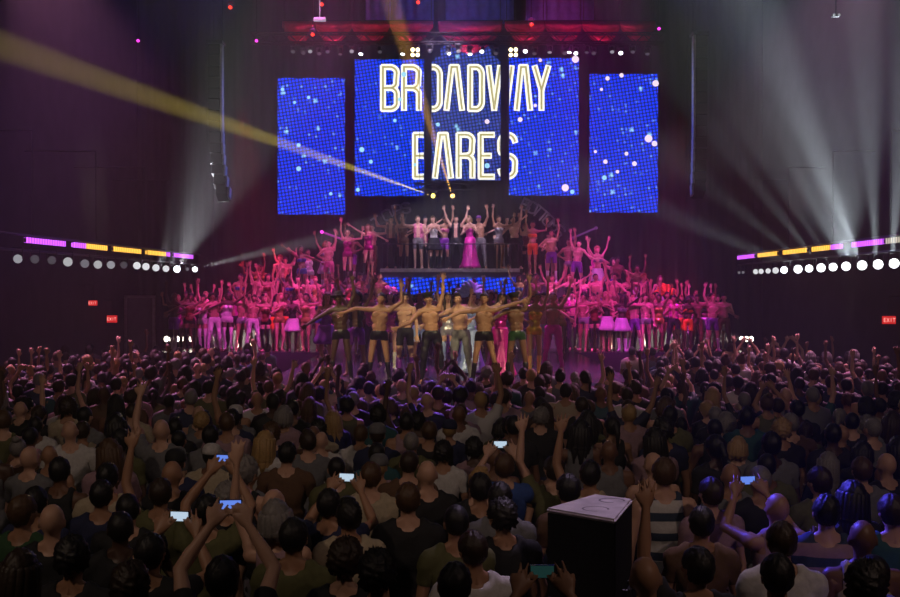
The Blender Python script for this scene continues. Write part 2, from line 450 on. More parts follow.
def noisy(m, scale=6, amount=.35, bump=0.0, coord='Object', stretch=(1, 1, 1)):
    """breaks a material's colour and surface up with noise"""
    nt = m.node_tree; b = nt.nodes['Principled BSDF']
    tc = nt.nodes.new('ShaderNodeTexCoord'); mp = nt.nodes.new('ShaderNodeMapping'); mp.inputs['Scale'].default_value = stretch
    n = nt.nodes.new('ShaderNodeTexNoise'); n.inputs['Scale'].default_value = scale; n.inputs['Detail'].default_value = 5
    nt.links.new(tc.outputs[coord], mp.inputs[0]); nt.links.new(mp.outputs[0], n.inputs['Vector'])
    src = b.inputs['Base Color']
    mx = nt.nodes.new('ShaderNodeMix'); mx.data_type = 'RGBA'; mx.blend_type = 'MULTIPLY'; mx.inputs[0].default_value = amount
    if src.is_linked: nt.links.new(src.links[0].from_socket, mx.inputs[6])
    else: mx.inputs[6].default_value = src.default_value
    rp = nt.nodes.new('ShaderNodeMapRange'); rp.inputs[1].default_value = .3; rp.inputs[2].default_value = .7; rp.inputs[3].default_value = .2; rp.inputs[4].default_value = 1.5
    nt.links.new(n.outputs[0], rp.inputs[0]); nt.links.new(rp.outputs[0], mx.inputs[7]); nt.links.new(mx.outputs[2], src)
    if bump:
        bp = nt.nodes.new('ShaderNodeBump'); bp.inputs['Strength'].default_value = bump; bp.inputs['Distance'].default_value = .02
        nt.links.new(n.outputs[0], bp.inputs['Height']); nt.links.new(bp.outputs[0], b.inputs['Normal'])
    return m

M = {}
M['wall'] = noisy(mat('dark_painted_wall', (.035, .030, .036), .85), 1.5, .5, .2)
M['floor'] = noisy(mat('scuffed_dark_floor', (.05, .04, .035), .6), 3, .5, .2)
M['drape'] = noisy(mat('black_drape', (.045, .035, .050), .9), 2, .4, .1, stretch=(3, 3, .3))
M['red_drape'] = noisy(mat('crimson_velvet', (.36, .02, .07), .75), 5, .4, .1)
M['blue_lit_drape'] = noisy(mat('blue_lit_gauze', (.06, .07, .26), .7), 5, .4, .1)  # the blue light on this drape is put into its colour
M['deck'] = noisy(mat('glossy_black_deck', (.05, .05, .06), .22), 2, .4)
M['riser'] = noisy(mat('riser_paint', (.06, .055, .07), .5), 3, .4)
M['steel'] = noisy(mat('truss_aluminium', (.45, .45, .48), .35, .9), 9, .3)
M['truss_metal'] = noisy(mat('dark_truss_metal', (.035, .035, .04), .8, .0), 9, .3)
M['black_metal'] = noisy(mat('black_metal', (.03, .03, .034), .4, .4), 12, .3)
M['speaker_grille'] = noisy(mat('speaker_black', (.014, .014, .016), .75, spec=.2), 60, .4, .3)
M['speaker_top'] = noisy(mat('scuffed_white_wood', (.62, .56, .60), .55), 7, .35, .1)
M['exit'] = mat('exit_red', (.6, .02, .02), .5, emit=(1, .03, .03), strength=.55)
M['exit_dark'] = mat('exit_sign_letter', (.9, .8, .8), .5, emit=(1, .35, .3), strength=.9)
def glow(name, c, s): return mat(name, tuple(x * .12 for x in c), .4, emit=c, strength=s)
M['lens_hot'] = glow('lamp_lens_bright', (.86, .93, 1), 6)
M['lens_mid'] = glow('lamp_lens_mid', (.85, .88, .95), .35)
M['lens_dim'] = glow('lamp_lens_dim', (.8, .8, .9), .07)
M['lens_warm'] = glow('lamp_lens_warm', (1, .80, .42), 7)
M['lens_yellow'] = glow('beam_lens_yellow', (1, .72, .12), 5)
M['lens_orange'] = glow('beam_lens_orange', (1, .55, .12), 4)
M['lens_red'] = glow('lamp_lens_red', (1, .05, .02), 1.6)
M['lens_magenta'] = glow('lamp_lens_magenta', (1, .05, .75), 2.0)
M['floor_lens'] = glow('floor_lamp_lens', (1, .90, .72), 8)
M['letter'] = glow('led_letter_cream', (1, .97, .80), 1.35)
M['letter_gold'] = glow('led_letter_gold', (.80, .72, .28), .62)
M['neon_dim'] = mat('unlit_sign_letter', (.33, .30, .33), .5)
M['small_led'] = glow('tiny_led', (.75, .8, 1), .35)

def cells(name, color, strength, cell, back=(0, 0, .02)):
    """a strip of separate LED cells in one colour"""
    m = mat(name, back, .4); nt = m.node_tree; b = nt.nodes['Principled BSDF']
    tc = nt.nodes.new('ShaderNodeTexCoord'); w = nt.nodes.new('ShaderNodeTexWave'); w.inputs['Scale'].default_value = cell; w.bands_direction = 'Y'
    nt.links.new(tc.outputs['Object'], w.inputs['Vector'])
    r = nt.nodes.new('ShaderNodeMapRange'); r.inputs[3].default_value = strength * .35; r.inputs[4].default_value = strength
    nt.links.new(w.outputs['Fac'], r.inputs[0]); b.inputs['Emission Color'].default_value = (*color, 1)
    nt.links.new(r.outputs[0], b.inputs['Emission Strength']); return m
M['led_purple'] = cells('led_strip_purple', (.62, .10, 1), 2.2, 2.2)
M['led_amber'] = cells('led_strip_amber', (1, .52, .06), 2.2, 2.2)

def screen_mat(name, seed, base=(.0, .05, 1.0), gain=1.3):
    """an LED wall: dots of light on black, a star field in it"""
    m = mat(name, (.004, .004, .01), .9, spec=.05); nt = m.node_tree; b = nt.nodes['Principled BSDF']; L = nt.links; N = nt.nodes.new
    tc = N('ShaderNodeTexCoord'); mp = N('ShaderNodeMapping'); mp.inputs['Location'].default_value = (seed * 3.1, 0, seed * 1.7); mp.inputs['Rotation'].default_value = (0, R(9), 0)
    L.new(tc.outputs['Object'], mp.inputs[0])
    def wave(d, sc):
        w = N('ShaderNodeTexWave'); w.bands_direction = d; w.inputs['Scale'].default_value = sc; L.new(mp.outputs[0], w.inputs['Vector']); return w.outputs['Fac']
    mu = N('ShaderNodeMath'); mu.operation = 'MULTIPLY'; L.new(wave('X', 2.6), mu.inputs[0]); L.new(wave('Z', 2.6), mu.inputs[1])
    mr = N('ShaderNodeMapRange'); mr.inputs[1].default_value = .03; mr.inputs[2].default_value = .35; mr.inputs[3].default_value = .12 * gain; mr.inputs[4].default_value = 1.15 * gain; L.new(mu.outputs[0], mr.inputs[0])
    def stars(scale, r0, r1, thr):
        v = N('ShaderNodeTexVoronoi'); v.inputs['Scale'].default_value = scale; L.new(mp.outputs[0], v.inputs['Vector'])
        a = N('ShaderNodeMapRange'); a.inputs[1].default_value = r0; a.inputs[2].default_value = r1; a.inputs[3].default_value = 1; a.inputs[4].default_value = 0; L.new(v.outputs['Distance'], a.inputs[0])
        s = N('ShaderNodeSeparateColor'); L.new(v.outputs['Color'], s.inputs[0])
        g = N('ShaderNodeMath'); g.operation = 'GREATER_THAN'; g.inputs[1].default_value = thr; L.new(s.outputs[0], g.inputs[0])
        k = N('ShaderNodeMath'); k.operation = 'MULTIPLY'; L.new(a.outputs[0], k.inputs[0]); L.new(g.outputs[0], k.inputs[1]); return k.outputs[0]
    s1, s2 = stars(2.0, .06, .22, .55), stars(4.5, .05, .3, .5)
    mx = N('ShaderNodeMath'); mx.operation = 'MAXIMUM'; L.new(s1, mx.inputs[0])
    h = N('ShaderNodeMath'); h.operation = 'MULTIPLY'; h.inputs[1].default_value = .55; L.new(s2, h.inputs[0]); L.new(h.outputs[0], mx.inputs[1])
    c = N('ShaderNodeMix'); c.data_type = 'RGBA'; L.new(mx.outputs[0], c.inputs[0]); c.inputs[6].default_value = (*base, 1); c.inputs[7].default_value = (.35, .75, 1, 1)
    st = N('ShaderNodeMath'); st.operation = 'MAXIMUM'; L.new(mr.outputs[0], st.inputs[0]); L.new(mx.outputs[0], st.inputs[1])
    L.new(c.outputs[2], b.inputs['Emission Color']); L.new(st.outputs[0], b.inputs['Emission Strength']); return m

# ---------------------------------------------------------------- mesh helpers
class MB:
    def __init__(s): s.bm = bmesh.new()
    def box(s, c, d, rz=0.0, bev=0.0, rx=0.0, ry=0.0):
        Mx = Matrix.Translation(c) @ Euler((rx, ry, rz)).to_matrix().to_4x4() @ Matrix.Diagonal((d[0], d[1], d[2], 1))
        r = bmesh.ops.create_cube(s.bm, size=1, matrix=Mx)
        if bev:
            es = list({e for v in r['verts'] for e in v.link_edges}); bmesh.ops.bevel(s.bm, geom=es, offset=bev, segments=2, affect='EDGES', profile=.6)
        return s
    def tube(s, a, b, r, n=8, r2=None):
        a, b = Vector(a), Vector(b); v = b - a
        Mx = Matrix.Translation((a + b) / 2) @ v.to_track_quat('Z', 'Y').to_matrix().to_4x4()
        bmesh.ops.create_cone(s.bm, cap_ends=True, segments=n, radius1=r, radius2=r if r2 is None else r2, depth=v.length, matrix=Mx); return s
    def disc(s, c, nrm, r, n=20, dome=.25):
        q = Vector(nrm).to_track_quat('Z', 'Y').to_matrix().to_4x4()
        bmesh.ops.create_uvsphere(s.bm, u_segments=n, v_segments=8, radius=r, matrix=Matrix.Translation(c) @ q @ Matrix.Diagonal((1, 1, dome, 1))); return s
    def quad(s, pts):
        s.bm.faces.new([s.bm.verts.new(p) for p in pts]); return s
    def poly(s, pts, t, axis=1):
        """an outline in the XZ plane given depth t"""
        a = [s.bm.verts.new((p[0], p[1], p[2])) for p in pts]; b = [s.bm.verts.new((p[0], p[1] + t, p[2])) for p in pts]
        s.bm.faces.new(a); s.bm.faces.new(list(reversed(b)))
        for i in range(len(a)): j = (i + 1) % len(a); s.bm.faces.new((a[i], b[i], b[j], a[j]))
        return s
    def build(s, name, m, parent=None, smooth=False, loc=None):
        bmesh.ops.recalc_face_normals(s.bm, faces=s.bm.faces)
        if loc is not None: bmesh.ops.translate(s.bm, verts=s.bm.verts, vec=-Vector(loc))
        me = bpy.data.meshes.new(name); s.bm.to_mesh(me); s.bm.free(); me.materials.append(m)
        if smooth: smooth_shade(me)
        o = bpy.data.objects.new(name, me); COL.objects.link(o)
        if loc is not None and parent is None: o.location = loc
        if parent is not None: o.parent = parent
        return o

def tag(o, label=None, cat=None, group=None, kind=None):
    if label: o['label'] = label
    if cat: o['category'] = cat
    if group: o['group'] = group
    if kind: o['kind'] = kind
    return o
def empty(name, loc=(0, 0, 0), rz=0.0, **k):
    o = bpy.data.objects.new(name, None); COL.objects.link(o); o.location = loc; o.rotation_euler = (0, 0, rz); o.empty_display_size = .1; return tag(o, **k)
def struct(o): o['kind'] = 'structure'; return o
def copy_tree(o, parent=None):
    c = o.copy(); COL.objects.link(c); c.parent = parent
    for ch in [x for x in o.children]: copy_tree(ch, c)
    return c

# ---------------------------------------------------------------- the hall
W, Y0, Y1, H = 11.5, -4.0, 42.0, 16.0
struct(MB().box((0, (Y0 + Y1) / 2, -.1), (2 * W, Y1 - Y0, .2)).build('floor', M['floor']))
struct(MB().box((0, (Y0 + Y1) / 2, H + .1), (2 * W, Y1 - Y0, .2)).build('ceiling', M['wall']))
struct(MB().box((-W - .1, (Y0 + Y1) / 2, H / 2), (.2, Y1 - Y0, H)).build('wall_left', M['wall']))
struct(MB().box((W + .1, (Y0 + Y1) / 2, H / 2), (.2, Y1 - Y0, H)).build('wall_right', M['wall']))
struct(MB().box((0, Y1 + .1, H / 2), (2 * W, .2, H)).build('wall_back', M['wall']))
struct(MB().box((0, Y0 - .1, H / 2), (2 * W, .2, H)).build('wall_front', M['wall']))

def pleats(name, x0, x1, y0, y1, z0, z1, m, depth=.09, per=2.2, parent=None, top=None):
    """a pleated cloth hung between two points"""
    L = math.hypot(x1 - x0, y1 - y0); n = int(L * per * 8); bm = bmesh.new(); rs = random.Random(int(x0 * 10 + y0))
    ph = [rs.uniform(-.6, .6) for _ in range(n + 1)]; nx, ny = -(y1 - y0) / L, (x1 - x0) / L; rows = []
    for j, z in enumerate((z0, z0 + (z1 - z0) * .5, z1)):
        row = []
        for i in range(n + 1):
            t = i / n; d = depth * math.sin(t * L * per * 2 * PI + ph[i] * .4) * (1.1 - .25 * j)
            row.append(bm.verts.new((x0 + (x1 - x0) * t + nx * d, y0 + (y1 - y0) * t + ny * d, z)))
        rows.append(row)
    for a, b in zip(rows, rows[1:]):
        for i in range(n): bm.faces.new((a[i], a[i + 1], b[i + 1], b[i]))
    me = bpy.data.meshes.new(name); bm.to_mesh(me); bm.free(); me.materials.append(m); smooth_shade(me)
    def setup(o):
        s = o.modifiers.new('s', 'SOLIDIFY'); s.thickness = .02
    me2 = modded(me, setup); smooth_shade(me2); o = bpy.data.objects.new(name, me2); COL.objects.link(o)
    if parent: o.parent = parent
    return o
# black masking drapes round the stage
tag(pleats('masking_drape', -11.3, -8.6, 39.8, 40.1, .0, 15.5, M['drape']), 'tall dark masking drape behind the grey door and the dimmer lamp rail', 'drape', 'dark masking drapes round the stage')
tag(pleats('masking_drape', 8.6, 11.3, 40.1, 39.8, .0, 15.5, M['drape']), 'tall dark masking drape behind the rail with the strong white beams', 'drape', 'dark masking drapes round the stage')
tag(pleats('backdrop_curtain', -8.8, 8.8, 40.6, 40.6, 0, 15.5, M['drape'], .12, 1.5), 'wide dark pleated curtain hanging behind the LED screens', 'curtain')

# stage: deck, runway into the audience, central platform, side steps
SZ = 1.3
struct(MB().box((0, 36.6, SZ / 2), (17.8, 8.0, SZ)).build('stage_floor', M['deck']))
struct(MB().box((0, 26.65, SZ / 2 - .01), (7.6, 11.88, SZ - .02)).build('runway_floor', M['deck']))
PZ = 3.85
pl = empty('center_platform', (0, 37.6, SZ), label='high dark platform at centre stage carrying the top row of performers', cat='platform')
MB().box((0, 0, (PZ - SZ) / 2), (4.6, 2.6, PZ - SZ)).build('platform_body', M['riser'], pl)
MB().box((0, -1.34, PZ - SZ - .05), (4.6, .08, .12)).build('front_edge', M['steel'], pl)
# the blue LED band on the platform's front
sb = MB().box((0, -1.38, 1.98), (4.4, .08, .55)).build('front_screen', screen_mat('platform_led', 9, gain=1.2), pl)
rail = MB()
for x in (-2.25, -1.5, -.75, 0, .75, 1.5, 2.25): rail.tube((x, -1.25, PZ - SZ), (x, -1.25, PZ - SZ + .82), .02)
rail.tube((-2.25, -1.25, PZ - SZ + .82), (2.25, -1.25, PZ - SZ + .82), .02); rail.build('guard_rail', M['black_metal'], pl)
STEPS = {}
for s in (-1, 1):
    st = empty('stage_stairs', (s * 4.4, 37.4, SZ), label='dark stage steps crowded with performers, climbing to the platform on the ' + ('right below BOTTOMS' if s > 0 else 'left below TOPS'), cat='stairs', group='stage steps')
    n = 6
    for k in range(n):
        z = .95 + k * (PZ - SZ - .95 - .2) / (n - 1)
        xx = s * (1.9 - .72 * k)
        MB().box((xx, 0, z / 2), (.715, 2.2, z)).build('step', M['riser'], st)
        STEPS[(s, k)] = (s * 4.4 + xx, SZ + z)
    # lower front step
    MB().box((s * .15, -1.9, .30), (5.6, 1.55, .60)).build('front_step', M['riser'], st)
# ---------------------------------------------------------------- LED screens
def clip_poly(P, x0, x1):
    def half(P, side, lim):
        out = []
        for a, b in zip(P, P[1:] + P[:1]):
            ia, ib = (a[0] - lim) * side >= 0, (b[0] - lim) * side >= 0
            if ia: out.append(a)
            if ia != ib: t = (lim - a[0]) / (b[0] - a[0]); out.append((lim, a[1] + (b[1] - a[1]) * t))
        return out
    P = half(P, 1, x0); return half(P, -1, x1) if P else P

def arc(cx, cy, rx, ry, a0, a1, n=9): return [(cx + rx * math.cos(R(a0 + (a1 - a0) * i / n)), cy - ry * math.sin(R(a0 + (a1 - a0) * i / n))) for i in range(n + 1)]
def glyph(ch, x0, x1, y0, y1):
    """centre lines of the marquee letters, as strokes in photograph units (y down)"""
    k = 2.6; x0 += k; x1 -= k; y0 += k; y1 -= k; m = (y0 + y1) / 2; w = x1 - x0; r = w * .5
    if ch == 'B': return [[(x0, y0), (x1 - r, y0)] + arc(x1 - r, y0 + 6, r, 6, 90, 0)[1:] + arc(x1 - r, m - 5, r * .9, 5, 0, -90) + [(x0, m)], [(x1 - r, m)] + arc(x1 - r, m + 6, r, 6, 90, 0)[1:] + arc(x1 - r, y1 - 6, r, 6, 0, -90) + [(x0, y1), (x0, y0)]]
    if ch == 'R': return [[(x0, y1), (x0, y0), (x1 - r, y0)] + arc(x1 - r, y0 + 6, r, 6, 90, 0)[1:] + arc(x1 - r, m - 5, r * .9, 5, 0, -90) + [(x0, m)], [(x1 - r, m)] + arc(x1 - r, m + 6, r, 6, 90, 0)[1:] + [(x1, y1)]]
    if ch == 'O': return [arc((x0 + x1) / 2, y0 + 8, w / 2, 8, 180, 0) + arc((x0 + x1) / 2, y1 - 8, w / 2, 8, 0, -180) + [(x0, y0 + 8)]]
    if ch == 'D': return [[(x0, y1), (x0, y0), (x1 - r, y0)] + arc(x1 - r, y0 + 8, r, 8, 90, 0)[1:] + arc(x1 - r, y1 - 8, r, 8, 0, -90) + [(x0, y1)]]
    if ch == 'A': return [[(x0, y1), (x0 + w * .32, y0), (x1 - w * .32, y0), (x1, y1)]]
    if ch == 'W': return [[(x0, y0), (x0 + w * .24, y1), (x0 + w * .5, y0), (x0 + w * .76, y1), (x1, y0)]]
    if ch == 'Y': return [[(x0, y0), ((x0 + x1) / 2, m + 2), ((x0 + x1) / 2, y1)], [(x1, y0), ((x0 + x1) / 2, m + 2)]]
    if ch == 'E': return [[(x1, y0), (x0, y0), (x0, y1), (x1, y1)], [(x0, m), (x1 - 3, m)]]
    if ch == 'S': return [arc((x0 + x1) / 2, y0 + 8, w / 2, 8, 10, 180) + arc((x0 + x1) / 2, m - 7, w / 2, 7, 180, 270)[1:] + arc((x0 + x1) / 2, m + 7, w / 2, 7, 90, 0)[1:] + arc((x0 + x1) / 2, y1 - 8, w / 2, 8, 0, -170)[1:]]
    if ch == 'T': return [[(x0, y0), (x1, y0)], [((x0 + x1) / 2, y0), ((x0 + x1) / 2, y1)]]
    if ch == 'P': return [[(x0, y1), (x0, y0), (x1 - r, y0)] + arc(x1 - r, y0 + 6, r, 6, 90, 0)[1:] + arc(x1 - r, m - 2, r, 5, 0, -90) + [(x0, m + 3)]]
    if ch == 'M': return [[(x0, y1), (x0, y0), ((x0 + x1) / 2, m), (x1, y0), (x1, y1)]]
    return []
def stroke_quads(line, w):
    q = []
    for a, b in zip(line, line[1:]):
        dx, dy = b[0] - a[0], b[1] - a[1]; L = math.hypot(dx, dy) or 1; nx, ny = -dy / L * w / 2, dx / L * w / 2; ex, ey = dx / L * w * .3, dy / L * w * .3
        q.append([(a[0] - ex + nx, a[1] - ey + ny), (b[0] + ex + nx, b[1] + ey + ny), (b[0] + ex - nx, b[1] + ey - ny), (a[0] - ex - nx, a[1] - ey - ny)])
    return q
WORDS = [('B', 380.5, 399.5, 65, 112), ('R', 401.5, 421.5, 65, 112), ('O', 424, 442.5, 65, 112), ('A', 444, 464.5, 65, 112), ('D', 467.5, 484.5, 65, 112), ('W', 486, 514, 65, 112), ('A', 514, 532.5, 65, 112), ('Y', 532, 550.5, 65, 112),
         ('B', 412.5, 431, 132.5, 179.5), ('A', 432.5, 453.5, 132.5, 179.5), ('R', 456, 475, 132.5, 179.5), ('E', 478, 495.5, 132.5, 179.5), ('S', 497.5, 517.5, 132.5, 179.5)]
BOKEH = [(404, 75, 2.6, 0), (565, 188, 3.6, 1), (575, 60, 3.6, 1), (520, 120, 2.4, 1), (648, 139, 3.8, 1), (654, 144, 2.8, 1), (655, 84, 3.2, 1), (607, 79, 2.2, 1), (621, 76, 2.2, 1), (601, 90, 1.6, 1), (572, 192, 2.2, 0),
         (299, 169, 2.4, 0), (299, 145.5, 2, 0), (283, 90, 1.8, 0), (295, 103, 1.6, 0), (309, 98, 1.7, 0), (331, 194, 1.7, 0), (605, 162, 2.2, 1), (626, 154, 2, 1), (634, 164, 2.4, 1), (604, 178, 2.4, 0), (595, 152, 1.6, 1), (487, 122, 2.4, 1), (540, 61, 1.8, 1),
         (535, 106, 1.8, 1), (362, 150, 2.6, 0), (395, 121, 1.8, 0), (371, 162, 2, 0), (400, 100, 2, 0), (358, 190, 2, 0), (415, 165, 1.6, 0), (487, 166, 2.6, 0), (438, 125, 2, 0), (617, 172, 1.8, 1)]
M['bokeh_pink'] = glow('screen_pink_dot', (1, .80, .95), 1.1); M['bokeh_cyan'] = glow('screen_cyan_dot', (.35, .75, 1), 1.1)
def screen(x0, x1, y0, y1, d, seed, label, m, gain=1.0, tower=False):
    c = at((x0 + x1) / 2, (y0 + y1) / 2, d); w = (x1 - x0) * d / F_PX; h = (y1 - y0) * d / F_PX
    r = empty('led_screen', c, label=label, cat='screen', group='LED screens over the stage')
    if tower:   # stepped top like a city tower
        k = d / F_PX; bm = MB()
        T = [(x0, y1), (x1, y1), (x1, 62), (x1 - 4, 59), (x1 - 4, 57), (x1 - 9, 57), (x1 - 9, 49), (x1 - 12, 48), (x1 - 14, 40), (x0 + 14, 40), (x0 + 12, 48), (x0 + 9, 49), (x0 + 9, 57), (x0 + 4, 57), (x0 + 4, 59), (x0, 62)]
        bm.poly([((x - (x0 + x1) / 2) * k, -.03, -(y - (y0 + y1) / 2) * k) for x, y in T], .06); bm.build('display', m, r)
    else:
        MB().box((0, 0, 0), (w, .06, h)).build('display', m, r)
    MB().box((0, .10, 0), (w * .97, .14, h * .96)).build('cabinet_frame', M['black_metal'], r)
    for s in (-.4, .4): MB().tube((w * s, .1, h * .46), (w * s, .1, H - c.z - .02), .012).build('hanging_cable', M['black_metal'], r)
    k = d / F_PX
    for nm, wd, off, mm in (('lettering', 6.0, .040, M['letter']), ('letter_inlay', 2.0, .052, M['letter_gold'])):
        bm = MB(); n = 0
        for ch, a, b, u, v in WORDS:
            if b < x0 or a > x1: continue
            for line in glyph(ch, a, b, u, v):
                for q in stroke_quads(line, wd):
                    P = clip_poly(q, x0 + .3, x1 - .3)
                    if len(P) > 2: n += 1; bm.poly([((p[0] - (x0 + x1) / 2) * k, -off - .0005 * (n % 9), -(p[1] - (y0 + y1) / 2) * k) for p in P], .008)
        if n: bm.build(nm, mm, r)
        else: bm.bm.free()
    for pick, mm in ((1, 'bokeh_pink'), (0, 'bokeh_cyan')):
        for x, y, rr, pk in BOKEH:
            if pk == pick and x0 < x < x1 and y0 - 3 < y < y1:
                rr2 = rr * k; cx = min(max(x, x0 + rr), x1 - rr * .7)
                MB().disc(((cx - (x0 + x1) / 2) * k, -.06, -(y - (y0 + y1) / 2) * k), (0, -1, 0), rr2, 16, .03).build('light_spot', M[mm], r)
    return r
SB = [screen_mat('led_wall_a', 1), screen_mat('led_wall_b', 2), screen_mat('led_wall_c', 3, base=(.05, .10, .62), gain=.8), screen_mat('led_wall_d', 4), screen_mat('led_wall_e', 5)]
screen(278, 345, 78.5, 214.5, 38.6, 1, 'tall blue LED screen crossed by the yellow beam, next to the J-shaped speaker column', SB[0])
screen(355, 424, 60, 196, 39.0, 2, 'blue LED screen showing the letters BR over part of a B', SB[1])
screen(431.5, 500.5, 40, 180.5, 39.3, 3, 'middle LED screen with stepped tower top showing OAD over ARE in cream letters', SB[2], tower=True)
screen(509, 578.5, 58.5, 195.5, 39.0, 4, 'blue LED screen showing the end of BROADWAY, AY, and a cut S with white dots', SB[3])
screen(589.5, 657.5, 74.5, 212.5, 38.6, 5, 'tall blue LED screen without lettering, with pink dots and white blossoms at its edge', SB[4])

# ---------------------------------------------------------------- trusses
def truss(x0, x1, y, z, label, cat='truss', name='lighting_truss', w=.26, ydir=None):
    r = empty(name, ((x0 + x1) / 2, y, z), label=label, cat=cat, group=None); L = x1 - x0; h = w / 2; m = MB()
    for sy in (-h, h):
        for sz in (-h, h): m.tube((-L / 2, sy, sz), (L / 2, sy, sz), .025, 8)
    m.build('chord', M['truss_metal'], r); b = MB(); n = max(2, int(L / w)); s = L / n
    for i in range(n):
        a, c = -L / 2 + i * s, -L / 2 + (i + 1) * s; u, v = (-h, h) if i % 2 else (h, -h)
        for sy in (-h, h): b.tube((a, sy, u), (c, sy, v), .012, 5)
        for sz in (-h, h): b.tube((a, u, sz), (c, v, sz), .012, 5)
    b.build('brace', M['truss_metal'], r)
    for q in (-.42, 0, .42): MB().tube((q * L, 0, h), (q * L, 0, H - z - .02), .01, 6).build('hoist_chain', M['black_metal'], r); return r
truss(-5.6, 6.0, 31.0, 10.23, 'long aluminium lighting truss above the LED screens, hung with small lamps')
truss(-6.5, 6.5, 28.0, 11.0, 'upper aluminium truss crossing above the crimson swags')
truss(-1.2, .9, 37.52, 6.35 + .32, 'short pipe truss under the middle LED screen holding the yellow and orange beam lamps', w=.2)

# ---------------------------------------------------------------- lamps
def moving_head(p, target, lens, label, group, name='stage_light', size=1.0, cells4=False, hang=None):
    """yoke, arms, head and lens of a hung lamp aimed at target"""
    r = empty(name, p, label=label, cat='stage light', group=group); s = size; hang = hang or .2 * s
    MB().box((0, 0, 0), (.26 * s, .2 * s, .09 * s), bev=.012).tube((0, 0, .04 * s), (0, 0, hang), .02 * s).build('base', M['black_metal'], r)
    y = MB()
    for k in (-1, 1): y.box((k * .15 * s, 0, -.14 * s), (.03 * s, .09 * s, .26 * s), bev=.006)
    y.box((0, 0, -.055 * s), (.33 * s, .09 * s, .03 * s)); y.build('yoke', M['black_metal'], r)
    d = (Vector(target) - Vector(p)).normalized(); c = Vector((0, 0, -.22 * s))
    h = MB()
    if cells4:
        q = d.to_track_quat('Z', 'Y')
        h.bm.free(); h = MB(); e = q.to_euler(); h.box(c, (.34 * s, .34 * s, .16 * s), rz=e.z, rx=e.x, ry=e.y, bev=.01); hd = h.build('head', M['black_metal'], r)
        for a in (-1, 1):
            for b in (-1, 1):
                o = c + q @ Vector((a * .082 * s, b * .082 * s, .085 * s)); MB().disc(o, d, .062 * s, 16, .35).build('lens', lens, r, True)
    else:
        h.tube(c - d * .17 * s, c + d * .15 * s, .085 * s, 14, .115 * s).disc(c - d * .17 * s, -d, .085 * s, 14, .6); h.build('head', M['black_metal'], r)
        MB().disc(c + d * .15 * s, d, .10 * s, 16, .3).build('lens', lens, r, True)
    return r
TG = 'lamps hung along the top truss'
# the two four-cell blinders that glare at the house
for px, w_ in ((415, 'over the lettered BR screen'), (513.5, 'over the screen showing AY')):
    p = at(px, 47, 30.7); p.z = 10.0; p.y = 30.88; moving_head(p, (0, 0, 3), M['lens_warm'], 'four-cell warm blinder glaring from the truss ' + w_, 'warm blinders', size=.85, cells4=True, hang=.12)
    spot(p + Vector((0, -.45, -.2)), (0, 0, 3), 110, (1, .72, .35), 70, .8, .1)
rsl = random.Random(4)
SPOTS = [(294, 52, 'dim'), (303, 49, 'dim'), (311, 50, 'mid'), (319, 53, 'dim'), (328, 47, 'dim'), (340, 50, 'dim'), (352, 48, 'mid'), (361, 48, 'hot'), (380, 50, 'dim'), (403, 46, 'hot'), (430, 47, 'dim'), (449, 45, 'mid'), (458, 49, 'mid'), (470, 52, 'hot'), (482, 45, 'hot'),
         (496, 47, 'dim'), (525, 44, 'hot'), (535, 47, 'dim'), (549, 49, 'mid'), (565, 48, 'dim'), (569, 44, 'hot'), (576, 47, 'hot'), (586, 52, 'dim'), (594, 51, 'dim'), (611, 50, 'mid'), (621, 43, 'hot'), (632, 48, 'dim'), (648, 49, 'dim')]
NEARBY = [(300, 'towards the J-shaped speaker column'), (345, 'above the gap before the BR screen'), (392, 'above the letters BR'), (440, 'beside the crimson swag over the O'), (475, 'above the stepped screen top'), (505, 'next to a warm blinder'), (545, 'above the letters AY'), (590, 'between the two outer screens'), (660, 'near the dangling end of the truss')]
seen = {}; n_sp = 0
for px, py, st in SPOTS:
    wh = next(t for x, t in reversed([(x, t) for x, t in NEARBY]) if True and x <= px + 20) if px > 300 else NEARBY[0][1]
    k = (wh, st); seen[k] = seen.get(k, 0) + 1
    o = moving_head(Vector((at(px, 45, 31).x, 30.88 + .24 * (n_sp % 2), 10.02)), at(px + rsl.uniform(-60, 60), 330 + rsl.uniform(-80, 100), rsl.choice((22, 25, 28))), M['lens_' + st],
                    '%s %s lamp on the top truss %s' % ({1: 'first', 2: 'second', 3: 'third', 4: 'fourth', 5: 'fifth'}[seen[k]], {'hot': 'bright white', 'mid': 'pale', 'dim': 'unlit-looking'}[st], wh), TG, size=.6, hang=.10); n_sp += 1
for px, py, wh in ((313, 33, 'burning among the crimson swags at the pale box light'), (322, 3, 'high up above the outer blue screen'), (418, 1, 'high up above the orange beam'), (531, 23, 'glowing in the crimson swag over the AY screen'), (231, 6, 'alone in the dark above the J-shaped speaker column')):
    p = at(px, py - 3, 29.5); moving_head(p, p + Vector((.1, -1, -.6)), M['lens_red'], 'small red lamp ' + wh, 'red lamps above the stage', size=.5, hang=H - .01 - p.z)
    spot(p + Vector((0, -.3, -.3)), p + Vector((.2, 3.5, .2)), 30, (1, .03, .03), 110, .9, .1)
for px, py, wh in ((139, 40, 'in the violet haze high over the crowd'), (257, 40, 'beside the top of the J-shaped speaker column'), (658, 28, 'past the end of the top truss')):
    p = at(px, py - 3, 27); moving_head(p, p + Vector((.1, -1, -.5)), M['lens_magenta'], 'tiny magenta lamp ' + wh, 'magenta lamps', size=.4, hang=H - .01 - p.z)
p = at(835, 16, 22); r = empty('emergency_light', p, label='tiny twin white emergency lamp high on the dark upper wall over the white beams', cat='lamp')
MB().box((0, 0, 0), (.16, .08, .06), bev=.01).tube((0, 0, 0), (0, 0, H - p.z), .012).build('housing', M['black_metal'], r)
